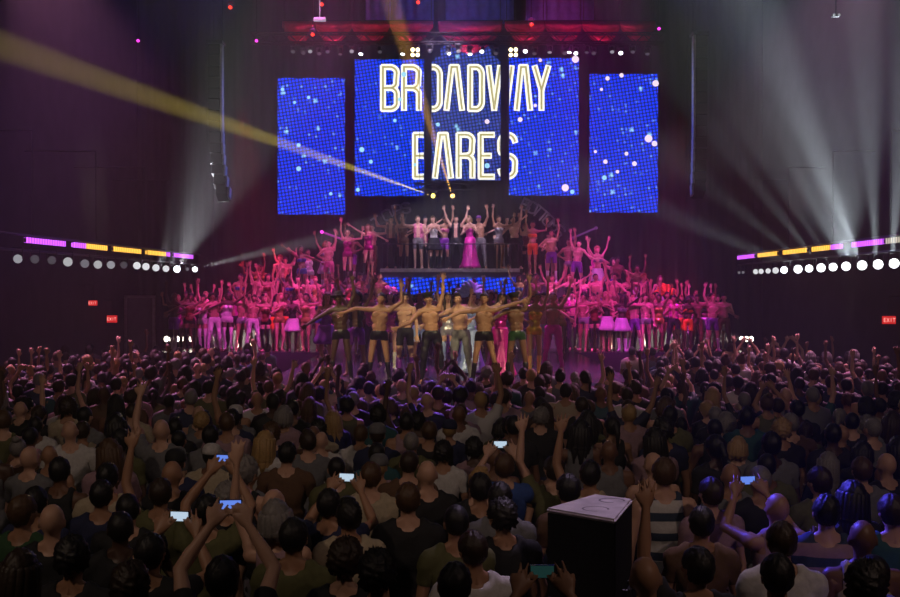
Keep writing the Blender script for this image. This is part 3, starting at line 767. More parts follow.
for s in (-1, 1): MB().disc((s * .05, -.05, 0), (0, -1, 0), .028, 12, .5).build('lens', M['lens_mid'], r)
p = at(320, 20, 29); MB().box(p, (.32, .12, .10), bev=.02).tube(p, (p.x, p.y, H), .012).build('box_light', M['lens_mid'], loc=p)
tag(bpy.data.objects['box_light'], 'flat pale box light hanging just above the crimson swags', 'lamp')

# yellow and orange beams out of the pipe under the middle screen
for px, py, tgt, lens, col, pw, lab in ((433, 196, at(0, 45, 19.0), 'lens_yellow', (1, .78, .10), 1200000, 'lamp throwing the long yellow beam across the blue screens'), (452.5, 196, at(384, -20, 22.0), 'lens_orange', (1, .50, .08), 800000, 'lamp throwing the steep orange beam up through the letters')):
    p = at(px, py, 37.4); d = (tgt - p).normalized(); o = moving_head(p - d * .12 + Vector((0, 0, .17)), tgt, M[lens], lab, 'beam lamps under the middle screen', size=.75, hang=.14)
    spot(p + d * .05, tgt, pw, col, 1.9 if px < 440 else 2.0, .6, .02)

# ---------------------------------------------------------------- lamp bars along both side walls
def side_x(s, d): return -9.84 + .79 * (d - 25.3) / 13 if s < 0 else 10.35
def solve_d(s, px):
    lo, hi = 20.0, 42.0
    for _ in range(50):
        m = (lo + hi) / 2; q = abs(F_PX * side_x(s, m) / m)
        if q > abs(px - 450): lo = m
        else: hi = m
    return lo
for s, wd in ((-1, 'over the dimmer side'), (1, 'over the brightly beaming side')):
    y0, y1 = (20.0, 39.5); r = empty('lamp_rail', (side_x(s, y0), y0, 0), label='thin rail along the wall %s, carrying round lamps' % wd, cat='rail', group='lamp rails')
    x0 = side_x(s, y0); m = MB()
    for z in (4.42, 4.06): m.tube((0, 0, z), (side_x(s, y1) - x0, y1 - y0, z), .03)
    m.build('pipe', M['black_metal'], r)
    for q in range(5):
        yy = (y1 - y0) * (q + .5) / 5; xx = (side_x(s, y0 + yy) - x0)
        MB().tube((xx, yy, 4.06), (xx, yy, 6.9), .018).tube((xx, yy, 6.9), (s * W - x0 - s * .01, yy, 6.9), .02).build('hanger', M['black_metal'], r)
LED = [(-1, 22, 62, 'p'), (-1, 70, 82, 'p'), (-1, 82, 104, 'a'), (-1, 110, 138, 'a'), (-1, 144, 163, 'a'), (-1, 163.5, 167, 'p'), (-1, 171, 190.5, 'p'),
       (1, 740, 757, 'p'), (1, 760.5, 780, 'a'), (1, 786, 810, 'a'), (1, 815, 834, 'a'), (1, 834.5, 844, 'p'), (1, 855, 888, 'p'), (1, 890, 905, 'w')]
cnt = {}
ORD = ['first', 'second', 'third', 'fourth', 'fifth', 'sixth', 'seventh', 'eighth', 'ninth', 'tenth', 'eleventh', 'twelfth', 'thirteenth', 'fourteenth', 'fifteenth', 'sixteenth', 'seventeenth']
M['led_cream'] = cells('led_strip_cream', (1, .9, .7), .7, 2.2)
for s, a, b, c in LED:
    d0, d1 = solve_d(s, a), solve_d(s, b); d0, d1 = min(d0, d1), max(d0, d1); A = Vector((side_x(s, d0) - s * .06, d0, 4.30)); B = Vector((side_x(s, d1) - s * .06, d1, 4.30)); mid = (A + B) / 2; L = (B - A).length; v = B - A
    k = (s, c); cnt[k] = cnt.get(k, 0) + 1; colr = {'p': 'purple', 'a': 'amber', 'w': 'cream'}[c]
    r = empty('led_strip_light', mid, rz=math.atan2(-v.x, v.y), label='%s %s LED strip from the stage end %s' % (ORD[0], colr, ''), cat='LED strip', group='LED strips on the lamp rails')
    r['label'] = '%s LED strip on the %s rail, %s %s one from the left' % (colr, 'left' if s < 0 else 'right', ORD[cnt[k] - 1], colr)
    MB().box((0, 0, .0), (.06, L * .985, .10)).build('housing', M['black_metal'], r)
    MB().box((-s * .04, 0, 0), (.03, L * .965, .13)).box((0, -L * .485, 0), (.05, .03, .11)).build('led_cells', M[{'p': 'led_purple', 'a': 'led_amber', 'w': 'led_cream'}[c]], r)
def par(p, target, lens, label, group, r=.11):
    o = empty('par_lamp', p, label=label, cat='stage light', group=group); d = (Vector(target) - Vector(p)).normalized()
    MB().tube(-d * .30, -d * .01, r * .55, 16, r * 1.06).disc(-d * .30, -d, r * .55, 14, .5).build('housing', M['black_metal'], o)
    y = MB()
    for k in (-1, 1): y.box((k * r * 1.15, 0, .12), (.02, .05, .26))
    y.box((0, 0, .25), (r * 2.4, .05, .02)).tube((0, 0, .25), (0, 0, max(.26, 4.06 - p[2])), .015); y.build('yoke', M['black_metal'], o); MB().disc((0, 0, 0), d, r, 20, .3).build('lens', lens, o, True)
    return o
LEFT = [(18, 'mid', .10), (35, 'dim', .10), (52, 'dim', .10), (68, 'mid2', .115), (85, 'dim2', .11), (98, 'mid2', .11), (111, 'mid', .11), (124, 'dim', .10), (137, 'lit', .11), (146, 'lit', .11), (156, 'lit', .11), (166, 'lit', .105), (177, 'hot', .11), (187.5, 'dim2', .06), (195, 'hot', .09)]
M['lens_mid2'] = glow('lamp_lens_mid_b', (.85, .88, .9), .5); M['lens_dim2'] = glow('lamp_lens_dim_b', (.75, .75, .85), .2); M['lens_lit'] = glow('lamp_lens_lit', (.9, .92, .95), .9)
ST = {'mid': 'dull', 'mid2': 'softly lit', 'dim': 'almost dark', 'dim2': 'faint', 'lit': 'lit', 'hot': 'bright', 'big': 'glaring'}
for i, (px, st, rr) in enumerate(LEFT):
    d = solve_d(-1, px); p = Vector((side_x(-1, d), d, 3.86 + .02 * math.sin(i)))
    tgt = Vector((0, 4, 3.0)) if px < 150 else at(300, 150, 20)
    par(p, (2, 2, 3.2), M['lens_' + st], '%s white round lamp under the left rail, %s from the left' % (ST[st], ORD[i]), 'round lamps under the left rail', rr)
    if st == 'hot' and px < 190: spot(p + Vector((.1, -.15, 0)), at(262, 70, 22), 36000, (.9, .92, 1), 12, .7, .05)
    if px == 195: spot(p + Vector((.1, -.15, .05)), at(470, 205, 26), 110000, (.95, .95, 1), 3.4, .6, .04)
    if st == 'lit' and px in (156, 166): spot(p + Vector((.1, -.15, 0)), at(250 + (px - 156) * 3, 60, 20), 9000, (.9, .92, 1), 10, .7, .05)
RIGHT = [(739, 'dim2', .05), (743, 'dim2', .05), (755.6, 'lit', .085), (761, 'lit', .085), (768, 'lit', .085), (775.5, 'lit', .10), (784, 'hot', .105), (798, 'big', .125), (809, 'big', .11), (821, 'big', .12), (833, 'big', .11), (846, 'big', .118), (862, 'big', .12), (878, 'big', .118), (894, 'big', .115)]
BEAMS = {798: (610, 190, 24, 900, 5), 809: (640, 130, 24, 900, 5), 821: (660, 60, 22, 1300, 5), 833: (700, 60, 21, 1100, 4.5), 846: (720, 20, 20, 1300, 4.5), 862: (778, 60, 19, 6500, 5.5), 878: (864, 30, 19, 3600, 5.5), 894: (908, 30, 19, 4600, 6), 784: (640, 200, 28, 500, 5)}
M['lens_big'] = glow('lamp_lens_glare', (.92, .96, 1), 3)
for i, (px, st, rr) in enumerate(RIGHT):
    d = solve_d(1, px); p = Vector((side_x(1, d), d, 3.77))
    par(p, (0, 2, 4.4), M['lens_' + st], '%s white round lamp under the right rail, %s from the left' % (ST[st], ORD[i]), 'round lamps under the right rail', rr)
    if px in BEAMS:
        tx, ty, td, pw, an = BEAMS[px]; spot(p + Vector((-.15, -.25, .1)), at(tx, ty, td), pw * 25, (.80, .92, 1), an, .8, .06)
spot((10.1, 28.0, 3.95), at(800, 40, 20), 26000, (.80, .92, 1), 30, 1, .1)  # added wide fill without a lamp of its own, brightens the haze here
# low lamps at the stage ends that rake light across the performers' legs
for s, pxs in ((-1, (166, 171, 177, 184, 191)), (1, (751.5, 747, 742))):
    for i, px in enumerate(pxs):
        d = 34.2 + .25 * i; p = at(px, 339, d); o = empty('floor_lamp', (p.x, d, SZ), label='low bright floor lamp at the %s end of the stage, %s from the wall' % ('left' if s < 0 else 'right', ORD[i]), cat='stage light', group='floor lamps at the stage ends')
        MB().box((0, 0, .015), (.22, .26, .03), bev=.005).tube((0, 0, .02), (0, 0, p.z - SZ), .015).build('stand', M['black_metal'], o)
        dr = Vector((-s, -.75, 0)).normalized(); c = Vector((0, 0, p.z - SZ)); MB().tube(c - dr * .2, c, .06, 12, .09).build('housing', M['black_metal'], o)
        MB().disc(c + dr * .01, dr, .085, 14, .4).build('lens', M['floor_lens'], o, True)
        if i % 2 == 0: spot(Vector((p.x - s * .2, d, p.z)), (s * 3, d + .3, p.z + .2), 3200, (1, .86, .66), 34, .6, .06)

# ---------------------------------------------------------------- line arrays
def line_array(px0, px1, py0, py1, d, label):
    n = 14; p0 = at(px0, py0, d); r = empty('line_array_speaker', p0, label=label, cat='speaker', group='hanging speaker columns')
    z = 0; x = 0; yy = 0; fr = MB()
    Ht = (py1 - py0) * d / F_PX; h = Ht / n; dx = (px1 - px0) * d / F_PX
    for k in range(n):
        t = (k + .5) / n; xx = dx * t ** 5; z0 = -h * (k + .5)
        MB().box((xx - .19 * (1 if px0 < 450 else -1), 0, z0), (.30, .42, h * .93), bev=.015, rx=-.5 * t ** 3).build('speaker_cabinet', M['speaker_grille'], r)
        fr.box((xx + (0 if px0 < 450 else 0), -.1, z0), (.05, .25, h * .98), rx=-.3 * t ** 3)
    fr.build('lit_edge_bar', M['steel'], r)  # silver bars added to stand for the column's thin lit edge
    MB().tube((0, 0, 0), (0, 0, H - p0.z - .02), .012).build('hoist_chain', M['black_metal'], r)
    MB().box((-.17 if px0 < 450 else .17, 0, .06), (.42, .5, .08), bev=.01).build('bumper', M['black_metal'], r)
line_array(223, 232, 46, 199, 29, 'black J-shaped hanging speaker column beside the outermost blue screen by the yellow beam')
line_array(692.5, 690.5, 37, 196, 29, 'straight black hanging speaker column next to the screen with the white blossoms')

# ---------------------------------------------------------------- crimson swags and blue-lit gauze over the stage
def swag(x0, x1, z, drop, y, m, label):
    n, k = 22, 9; bm = bmesh.new(); rows = []
    for j in range(k + 1):
        t = j / k; row = []
        for i in range(n + 1):
            u = i / n; sag = 4 * u * (1 - u); zz = z - (.10 + .14 * t) * (1 - sag) * drop - sag * drop * (.12 + .88 * t)
            row.append(bm.verts.new((x0 + (x1 - x0) * u, y - .22 * sag * abs(math.sin(t * PI * 3.5)) - .06 * sag, zz)))
        rows.append(row)
    top = [bm.verts.new((x0 + (x1 - x0) * i / n, y + .02, z)) for i in range(n + 1)]; rows.insert(0, top)
    for a, b in zip(rows, rows[1:]):
        for i in range(n): bm.faces.new((a[i], a[i + 1], b[i + 1], b[i]))
    me = bpy.data.meshes.new('swag'); bm.to_mesh(me); bm.free(); me.materials.append(m)
    def setup(o):
        s = o.modifiers.new('s', 'SOLIDIFY'); s.thickness = .02
    me = smooth_shade(modded(me, setup)); o = bpy.data.objects.new('swag_curtain', me); COL.objects.link(o)
    MBt = MB().tube((x0 - .02, y + .06, z + .03), (x1 + .02, y + .06, z + .03), .03); MBt.build('curtain_pipe', M['black_metal'], o)
    for xx in (x0 + .05, x1 - .05): MB().tube((xx, y + .06, z + .03), (xx, y + .06, H - .02), .012).build('hanging_cable', M['black_metal'], o)
    return tag(o, label, 'curtain', 'crimson swags above the stage')
SW = [(283, 316, 'with the red lamp burning in front'), (316, 352, 'at the pale box light'), (352, 390, 'over the edge of the BR screen'), (390, 433, 'crossed by the orange beam, over the first warm blinder'), (438, 502, 'widest, in the middle, lit purple over the stepped screen'), (505, 545, 'over the second warm blinder'), (545, 582, 'over the AY screen corner'), (582, 620, 'over the gap to the blossom screen'), (620, 655, 'last and darkest, over the blossom screen')]
for a, b, t in SW:
    A, B = at(a, 22, 32.3), at(b, 22, 32.3); swag(A.x, B.x, A.z, .75 if b - a < 50 else 1.0, 32.3, M['red_drape'], 'crimson swag curtain ' + t)
for px in (330, 400, 470, 540, 600): p = at(px, 75, 30.4); spot((p.x, 31.2, 9.6), at(px, 30, 32.3), 90, (1, .12, .35), 100, .9, .1)  # added red spots without fixtures, only to light the swags
for px, w_ in ((400, 'above the orange beam'), (480, 'above the middle swag'), (560, 'above the AY screen')):
    a, b = at(px - 34, -6, 33.6), at(px + 34, -6, 33.6); tag(pleats('gauze_curtain', a.x, b.x, 33.6, 33.6, at(0, 24, 33.6).z, H - .2, M['blue_lit_drape'], .05, 3), 'blue-lit gauze curtain high ' + w_, 'curtain', 'blue-lit gauze curtains')
spot((0, 30.5, 11.6), (0, 33.6, 11.9), 150, (.25, .35, 1), 120, .9, .2)

# ---------------------------------------------------------------- signs
def sign_letters(word, pts, size, d, m, parent_name, label):
    r = empty(parent_name, at(*pts[0], d), label=label, cat='sign', group='unlit arched signs'); o0 = at(*pts[0], d); k = d / F_PX
    bk = MB()
    for i, ch in enumerate(word):
        t = i / (len(word) - 1) * (len(pts) - 1); j = min(int(t), len(pts) - 2); f = t - j
        x = pts[j][0] + (pts[j + 1][0] - pts[j][0]) * f; y = pts[j][1] + (pts[j + 1][1] - pts[j][1]) * f
        a = math.atan2(pts[j + 1][1] - pts[j][1], pts[j + 1][0] - pts[j][0]); lm = MB()
        kx, ky = size * .40 / 7, size * .5 / 21
        for line in glyph(ch, -9.6, 9.6, -23.6, 23.6):
            for q in stroke_quads([(u * kx, v * ky) for u, v in line], 1.7):
                lm.poly([((x + p[0] * math.cos(a) - p[1] * math.sin(a)) * k - 450 * k - o0.x, -.05, CAM_H - (y + p[0] * math.sin(a) + p[1] * math.cos(a) - 290) * k - o0.z) for p in q], .05)
        lm.build('letter', m, r)
    for (xa, ya), (xb, yb) in zip(pts, pts[1:]): bk.tube(at(xa, ya + 5, d) - o0 + Vector((0, .06, 0)), at(xb, yb + 5, d) - o0 + Vector((0, .06, 0)), .025)
    for x, y in (pts[0], pts[-1]): bk.tube(at(x, y, d) - o0 + Vector((0, .06, 0)), Vector((at(x, y, d).x - o0.x, .06, SZ + .0 - o0.z)), .03)
    bk.build('sign_frame', M['black_metal'], r)
sign_letters('TOPS', [(377, 222), (387, 215), (397, 210), (406, 208)], 10, 39.6, M['neon_dim'], 'arched_sign', 'unlit arched sign reading TOPS rising behind the top-row performers')
sign_letters('BOTTOMS', [(526, 205), (535, 209), (543, 216), (551, 223), (559, 231)], 11, 39.6, M['neon_dim'], 'arched_sign', 'unlit arched sign reading BOTTOMS falling away behind the stage steps')
# purple slanting light tube at the left, faint one at the right
for a, b, nm, e in (((322, 232), (347, 241), 'glowing magenta light tube slanting down above the left stage steps', 'lens_magenta'), ((573, 238), (596, 228), 'faint purple light tube slanting above the right stage steps', 'tube_faint')):
    if e not in M: M[e] = glow('tube_faint', (.45, .1, .6), .22)
    A, B = at(*a, 39.4), at(*b, 39.4); r = empty('light_tube', A, label=nm, cat='light tube', group='slanting light tubes')
    MB().tube((0, 0, 0), B - A, .035).build('tube', M['tube_dim'] if 'tube_dim' in M and e == 'lens_magenta' else M.setdefault('tube_dim', glow('tube_magenta', (.75, .03, .65), .45)) if e == 'lens_magenta' else M[e], r)
    for q in (Vector((0, 0, 0)), B - A): MB().disc(q + Vector((0, -.03, 0)), (0, -1, 0), .06, 12, .7).build('end_cap', M[e], r)
    MB().tube((0, .03, 0), (0, .03, SZ - A.z), .02).tube(B - A + Vector((0, .03, 0)), (B.x - A.x, .03, SZ - A.z), .02).build('stand', M['black_metal'], r)
# red exit signs on the side walls
def exit_sign(px, py, d, w, h, label, bright):
    p = at(px, py, d); r = empty('exit_sign', p, label=label, cat='exit sign', group='red exit signs')
    MB().box((0, 0, 0), (w, .08, h), bev=.008).build('housing', M['exit'] if bright else M['exit'], r)
    k = w / 26; lm = MB()
    for i, ch in enumerate('EXIT'):
        x = -9 + i * 6
        L = {'X': [[(x - 2, -3.5), (x + 2, 3.5)], [(x + 2, -3.5), (x - 2, 3.5)]], 'I': [[(x, -3.5), (x, 3.5)]], 'E': [[(x + 2, -3.5), (x - 2, -3.5), (x - 2, 3.5), (x + 2, 3.5)], [(x - 2, 0), (x + 1.5, 0)]], 'T': [[(x - 2.4, -3.5), (x + 2.4, -3.5)], [(x, -3.5), (x, 3.5)]]}[ch]
        for ln in L:
            for q in stroke_quads(ln, 1.2): lm.poly([(a * k, -.05, -b * k) for a, b in q], .012)
    lm.build('lettering', M['exit_dark'], r)
    MB().tube((0, .02, h / 2), (0, .02, h / 2 + .5), .012).tube((0, .02, h / 2 + .5), ((W if px > 450 else -W) - p.x, .02, h / 2 + .5), .012).build('bracket', M['black_metal'], r)
exit_sign(93, 303, 34.0, .26, .16, 'small red exit sign higher up on the left wall', 1); exit_sign(112, 319, 36.5, .33, .24, 'red exit sign nearest the grey door', 1); exit_sign(889, 320, 28.0, .33, .20, 'red exit sign on the wall under the bright right lamp rail', 1)
# grey door in the corner
dr = MB().box(at(140, 340, 38.2), (.88, .06, 2.9)).build('door_1', noisy(mat('grey_door', (.16, .14, .17), .5), 3, .3)); dr['kind'] = 'structure'
f = MB(); c = at(140, 340, 38.2)
for s in (-1, 1): f.box(c + Vector((s * .49, -.01, 0)), (.09, .1, 3.0))
f.box(c + Vector((0, -.01, 1.5)), (1.07, .1, .09)).build('door_frame', M['steel'], dr)
# plain speaker box standing in the crowd, scuffed pale lid with two round marks
sp_t = 1.75; pts = [(.616, 7.06), (.995, 7.55), (1.226, 7.37), (1.01, 6.70)]
cx, cy = .96, 7.15; r = empty('loudspeaker', (cx, cy, 0), label='tall black loudspeaker box with a scuffed pale lid standing in the crowd', cat='speaker')
def prism(name, z0, z1, grow, m, inset=None):
    bm = bmesh.new(); P = [((x - cx) * grow, (y - cy) * grow) for x, y in pts]; a = [bm.verts.new((*p, z0)) for p in P]; b = [bm.verts.new((*p, z1)) for p in P]
    bm.faces.new(a); bm.faces.new(b)
    for i in range(4): j = (i + 1) % 4; bm.faces.new((a[i], a[j], b[j], b[i]))
    bmesh.ops.recalc_face_normals(bm, faces=bm.faces); bmesh.ops.bevel(bm, geom=list(bm.edges), offset=.012, segments=2, affect='EDGES')
    me = bpy.data.meshes.new(name); bm.to_mesh(me); bm.free(); me.materials.append(m); o = bpy.data.objects.new(name, me); COL.objects.link(o); o.parent = r; return o
prism('body', .12, sp_t - .02, .985, M['speaker_grille']); prism('lid', sp_t - .03, sp_t, 1.0, M['speaker_top']); prism('base_plate', 0, .1, .97, M['black_metal'])
M['ring_mark'] = mat('ring_mark_grey', (.16, .13, .16), .6)
for mx, my in ((.93, 7.02), (1.075, 7.30)):
    g = bmesh.new(); n = 28; ring = [[g.verts.new(((mx - cx) + rr * math.cos(R(-20 + 290 * i / n)), (my - cy) + rr * .95 * math.sin(R(-20 + 290 * i / n)), sp_t + .002)) for i in range(n + 1)] for rr in (.075, .088)]
    for i in range(n): g.faces.new((ring[0][i], ring[0][i + 1], ring[1][i + 1], ring[1][i]))
    me = bpy.data.meshes.new('ring_mark'); g.to_mesh(me); g.free(); me.materials.append(M['ring_mark']); o = bpy.data.objects.new('ring_mark', me); COL.objects.link(o); o.parent = r
for s, (ax, ay), (bx, by) in ((1, pts[2], pts[3]),):
    hm = MB(); A, B = Vector((ax - cx, ay - cy, 1.25)), Vector((bx - cx, by - cy, 1.25)); mA, mB = A.lerp(B, .35), A.lerp(B, .65); nn = Vector((1, -.4, 0)).normalized() * .04
    hm.tube(mA + nn, mB + nn, .014).tube(mA, mA + nn, .012).tube(mB, mB + nn, .012).build('handle', M['black_metal'], r)
# ---------------------------------------------------------------- people: materials that take each object's own colour
def own_color(name, rough=.6, metal=0.0, noise=0.0, stripes=None, sequin=False, sheen=0.0, nscale=30):
    m = mat(name, (.5, .5, .5), rough, metal); nt = m.node_tree; b = nt.nodes['Principled BSDF']; L = nt.links; N = nt.nodes.new
    oi = N('ShaderNodeObjectInfo'); src = oi.outputs['Color']; tc = N('ShaderNodeTexCoord')
    if stripes:
        w = N('ShaderNodeTexWave'); w.bands_direction = 'Z'; w.inputs['Scale'].default_value = stripes; L.new(tc.outputs['Object'], w.inputs['Vector'])
        g = N('ShaderNodeMath'); g.operation = 'GREATER_THAN'; g.inputs[1].default_value = .62; L.new(w.outputs['Fac'], g.inputs[0])
        x = N('ShaderNodeMix'); x.data_type = 'RGBA'; x.inputs[7].default_value = (.03, .05, .09, 1); L.new(src, x.inputs[6]); L.new(g.outputs[0], x.inputs[0]); src = x.outputs[2]
    if noise:
        n = N('ShaderNodeTexNoise'); n.inputs['Scale'].default_value = nscale; n.inputs['Detail'].default_value = 4; L.new(tc.outputs['Object'], n.inputs['Vector'])
        r = N('ShaderNodeMapRange'); r.inputs[3].default_value = 1 - noise; r.inputs[4].default_value = 1 + noise; L.new(n.outputs[0], r.inputs[0])
        x = N('ShaderNodeMix'); x.data_type = 'RGBA'; x.blend_type = 'MULTIPLY'; x.inputs[0].default_value = 1; L.new(src, x.inputs[6]); L.new(r.outputs[0], x.inputs[7]); src = x.outputs[2]
        bp = N('ShaderNodeBump'); bp.inputs['Strength'].default_value = .35; bp.inputs['Distance'].default_value = .01; L.new(n.outputs[0], bp.inputs['Height']); L.new(bp.outputs[0], b.inputs['Normal'])
    if sequin:
        v = N('ShaderNodeTexVoronoi'); v.inputs['Scale'].default_value = 60; L.new(tc.outputs['Object'], v.inputs['Vector'])
        bp = N('ShaderNodeBump'); bp.inputs['Strength'].default_value = .9; L.new(v.outputs['Distance'], bp.inputs['Height']); L.new(bp.outputs[0], b.inputs['Normal'])
    L.new(src, b.inputs['Base Color']); return m
PM = dict(skin=own_color('skin', .48, noise=.12, nscale=9), cloth=own_color('cloth', .8, noise=.3), stripe=own_color('striped_cloth', .8, noise=.2, stripes=2.2), hair=own_color('hair', .5, noise=.4, nscale=70),
          shine=own_color('satin', .3, .1, noise=.1), sequin=own_color('sequins', .25, .6, sequin=True), leather=own_color('leather', .35, noise=.2), feather=own_color('feathers', .7, noise=.25, nscale=50), glass=mat('phone_glass', (.01, .01, .012), .15))
PM['eye'] = mat('eye_dark', (.03, .02, .02), .3); PM['lips'] = mat('lips', (.30, .06, .06), .5)

# poses: A = audience, D = performers. Arm = (upper arm direction, forearm direction), first the arm at -X
UP, OUT = (-.35, -.05, 1), (-1, 0, .25)
def mir(a): return tuple((-u[0], u[1], u[2]) for u in a)
DOWN = ((-.22, .02, -1), (-.08, -.22, -1)); HIP = ((-.9, .15, -.75), (.75, -.35, -.35)); VUP = ((-.55, -.05, .9), (-.22, -.05, 1)); HIGH = ((-.25, -.1, 1), (.08, -.05, 1))
LOWOUT = ((-.95, -.1, -.45), (-.95, -.25, -.55)); WIDE = ((-1, 0, .12), (-1, -.15, .05)); BENT = ((-.9, -.1, .1), (-.15, -.2, 1)); FWD = ((-.35, -.8, .1), (.15, -.7, .75)); CLAP = ((-.35, -.35, -.85), (.62, -.7, .55)); POINT = ((-.8, -.3, .55), (-.9, -.35, .75))
HUG = ((-.95, -.05, -.15), (-.8, .3, .2)); PHONE = ((-.2, -.65, .7), (.54, -.3, .78))
APART, WALK = ((-.2, 0), (.2, .02)), ((-.1, -.14), (.13, .16))
DW = ['briefs', 'shorts', 'trousers', 'boots', 'vest']; DF = ['leotard', 'bra', 'briefs', 'corset', 'boots', 'stockings', 'shorts']
make_template('d_vee_man', DW, arms=(VUP, mir(VUP)), feet=APART, head=(-6, 0, 0))
make_template('d_low_high_man', DW, arms=(LOWOUT, mir(((-.5, -.05, .95), (.05, -.1, 1)))), feet=APART, lean=(0, -4, 0), head=(-8, 0, 12))
make_template('d_dip_man', DW, arms=(((-1, -.2, .05), (-.8, -.3, -.35)), mir(((-.6, -.05, .45), (.1, -.1, 1)))), feet=APART, lean=(0, 3, 0), head=(-4, 4, -8), build=1.04)
make_template('d_up_man', DW, arms=(((-.75, -.15, -.65), (-.85, -.3, -.25)), mir(((-.38, -.05, 1), (-.12, -.1, 1)))), feet=APART, lean=(0, -6, 0), head=(-6, 0, 18), build=1.04)
make_template('d_wide_man', DW, arms=(((-1, 0, .32), (-1, -.15, .3)), mir(((-1, 0, -.12), (-.9, -.3, -.42)))), feet=((-.26, 0), (.22, .05)), head=(-4, 0, 10), build=1.06)
make_template('d_high_man', DW, arms=(HIP, mir(HIGH)), feet=WALK, head=(-10, 0, -12))
make_template('d_clap_man', DW + ['tee'], arms=(CLAP, mir(CLAP)), feet=APART)
make_template('d_bow_man', DW, arms=(((-.95, -.2, -.25), (-.9, -.3, -.5)), mir(HUG)), feet=APART, lean=(10, -5, 0), head=(-12, 0, 15), build=1.05)
make_template('d_bent_man', DW + ['tee'], arms=(BENT, mir(DOWN)), feet=WALK, head=(-4, 0, 20))
make_template('d_vee_woman', DF, sex='f', arms=(VUP, mir(VUP)), feet=((-.07, 0), (.1, -.06)), head=(-8, 0, 0))
make_template('d_high_woman', DF, sex='f', arms=(HIP, mir(HIGH)), feet=((-.09, -.05), (.1, .04)), lean=(0, 5, 0), head=(-6, 0, 14))
make_template('d_wave_woman', DF, sex='f', arms=(LOWOUT, mir(POINT)), feet=((-.06, 0), (.14, -.08)), lean=(0, 4, 0), head=(-6, 0, -14))
make_template('d_both_woman', DF, sex='f', arms=(HIGH, mir(BENT)), feet=((-.08, 0), (.08, .02)), head=(-12, 0, 6))
make_template('d_clap_woman', DF, sex='f', arms=(CLAP, mir(CLAP)), feet=((-.08, 0), (.08, .02)), lean=(0, -3, 0), head=(0, 0, -10))
AW = ['tee', 'tank', 'trousers', 'shoes']; ak = dict(faces=2600, voxel=.0075)
make_template('a_plain_man', AW + ['longsleeve'], arms=(DOWN, mir(DOWN)), **ak)
make_template('a_broad_man', AW, arms=(((-.35, .05, -1), (.1, -.5, -.8)), mir(((-.35, .05, -1), (.1, -.5, -.8)))), build=1.12, head=(4, 4, 12), **ak)
make_template('a_plain_woman', AW, sex='f', arms=(DOWN, mir(CLAP)), head=(0, -4, -10), **ak)
make_template('a_phone_man', AW, arms=(PHONE, mir(PHONE)), head=(-6, 0, 0), **ak)
make_template('a_phonelow_man', AW, arms=(((-.22, -.85, .15), (.50, -.4, .8)), mir(((-.22, -.85, .15), (.50, -.4, .8)))), head=(-4, 0, 0), **ak)
make_template('a_onearm_man', AW, arms=(DOWN, mir(((-.4, -.25, 1), (.12, -.15, 1)))), head=(-5, 0, 8), **ak)
make_template('a_onearm_woman', AW, sex='f', arms=(CLAP, mir(((-.45, -.2, 1), (.05, -.1, 1)))), head=(-5, 5, 0), **ak)
make_template('a_clap_man', AW, arms=(CLAP, mir(CLAP)), head=(0, -3, -14), **ak)
make_template('a_both_man', AW, arms=(VUP, mir(HIGH)), head=(-5, 0, 0), **ak)
HAIR = {k: hair_mesh(k, i) for i, k in enumerate(('short', 'buzz', 'tuft', 'curly', 'afro', 'bun', 'ponytail', 'long', 'wavy', 'bob', 'mohawk'))}
HAT = {k: hat_mesh(k) for k in ('cap', 'peaked', 'fedora', 'tophat')}
GOWN = gown_mesh(1.0, .36); SKIRT = gown_mesh(.42, .26)
PLUME = feather_mesh(); CREST = feather_mesh(13, .26, 60, .10, 3); BOA = feather_mesh(9, .34, 40, 0, 5, (0, 0, 0))
acc = ([], []); [ellipsoid(acc, (s * .031, -.079, .012), (.0125, .008, .007)) for s in (-1, 1)]; EYES = smooth_shade(mesh_from(*acc))
acc = ([], []); ellipsoid(acc, (0, -.094, -.056), (.023, .009, .007)); MOUTH = smooth_shade(mesh_from(*acc))
SHOE_COL = (.03, .03, .035, 1)
for T in TEMPLATES.values():
    T['body'].materials.clear(); T['body'].materials.append(PM['skin'])
    for c in [x for v in T['cl'].values() for x in v]: c.materials.clear(); c.materials.append(PM['cloth'])
for h in list(HAIR.values()): h.materials.clear(); h.materials.append(PM['hair'])
for h in list(HAT.values()) + [GOWN, SKIRT]: h.materials.clear(); h.materials.append(PM['cloth'])
for h in (PLUME, CREST, BOA): h.materials.clear(); h.materials.append(PM['feather'])
EYES.materials.clear(); EYES.materials.append(PM['eye']); MOUTH.materials.clear(); MOUTH.materials.append(PM['lips'])

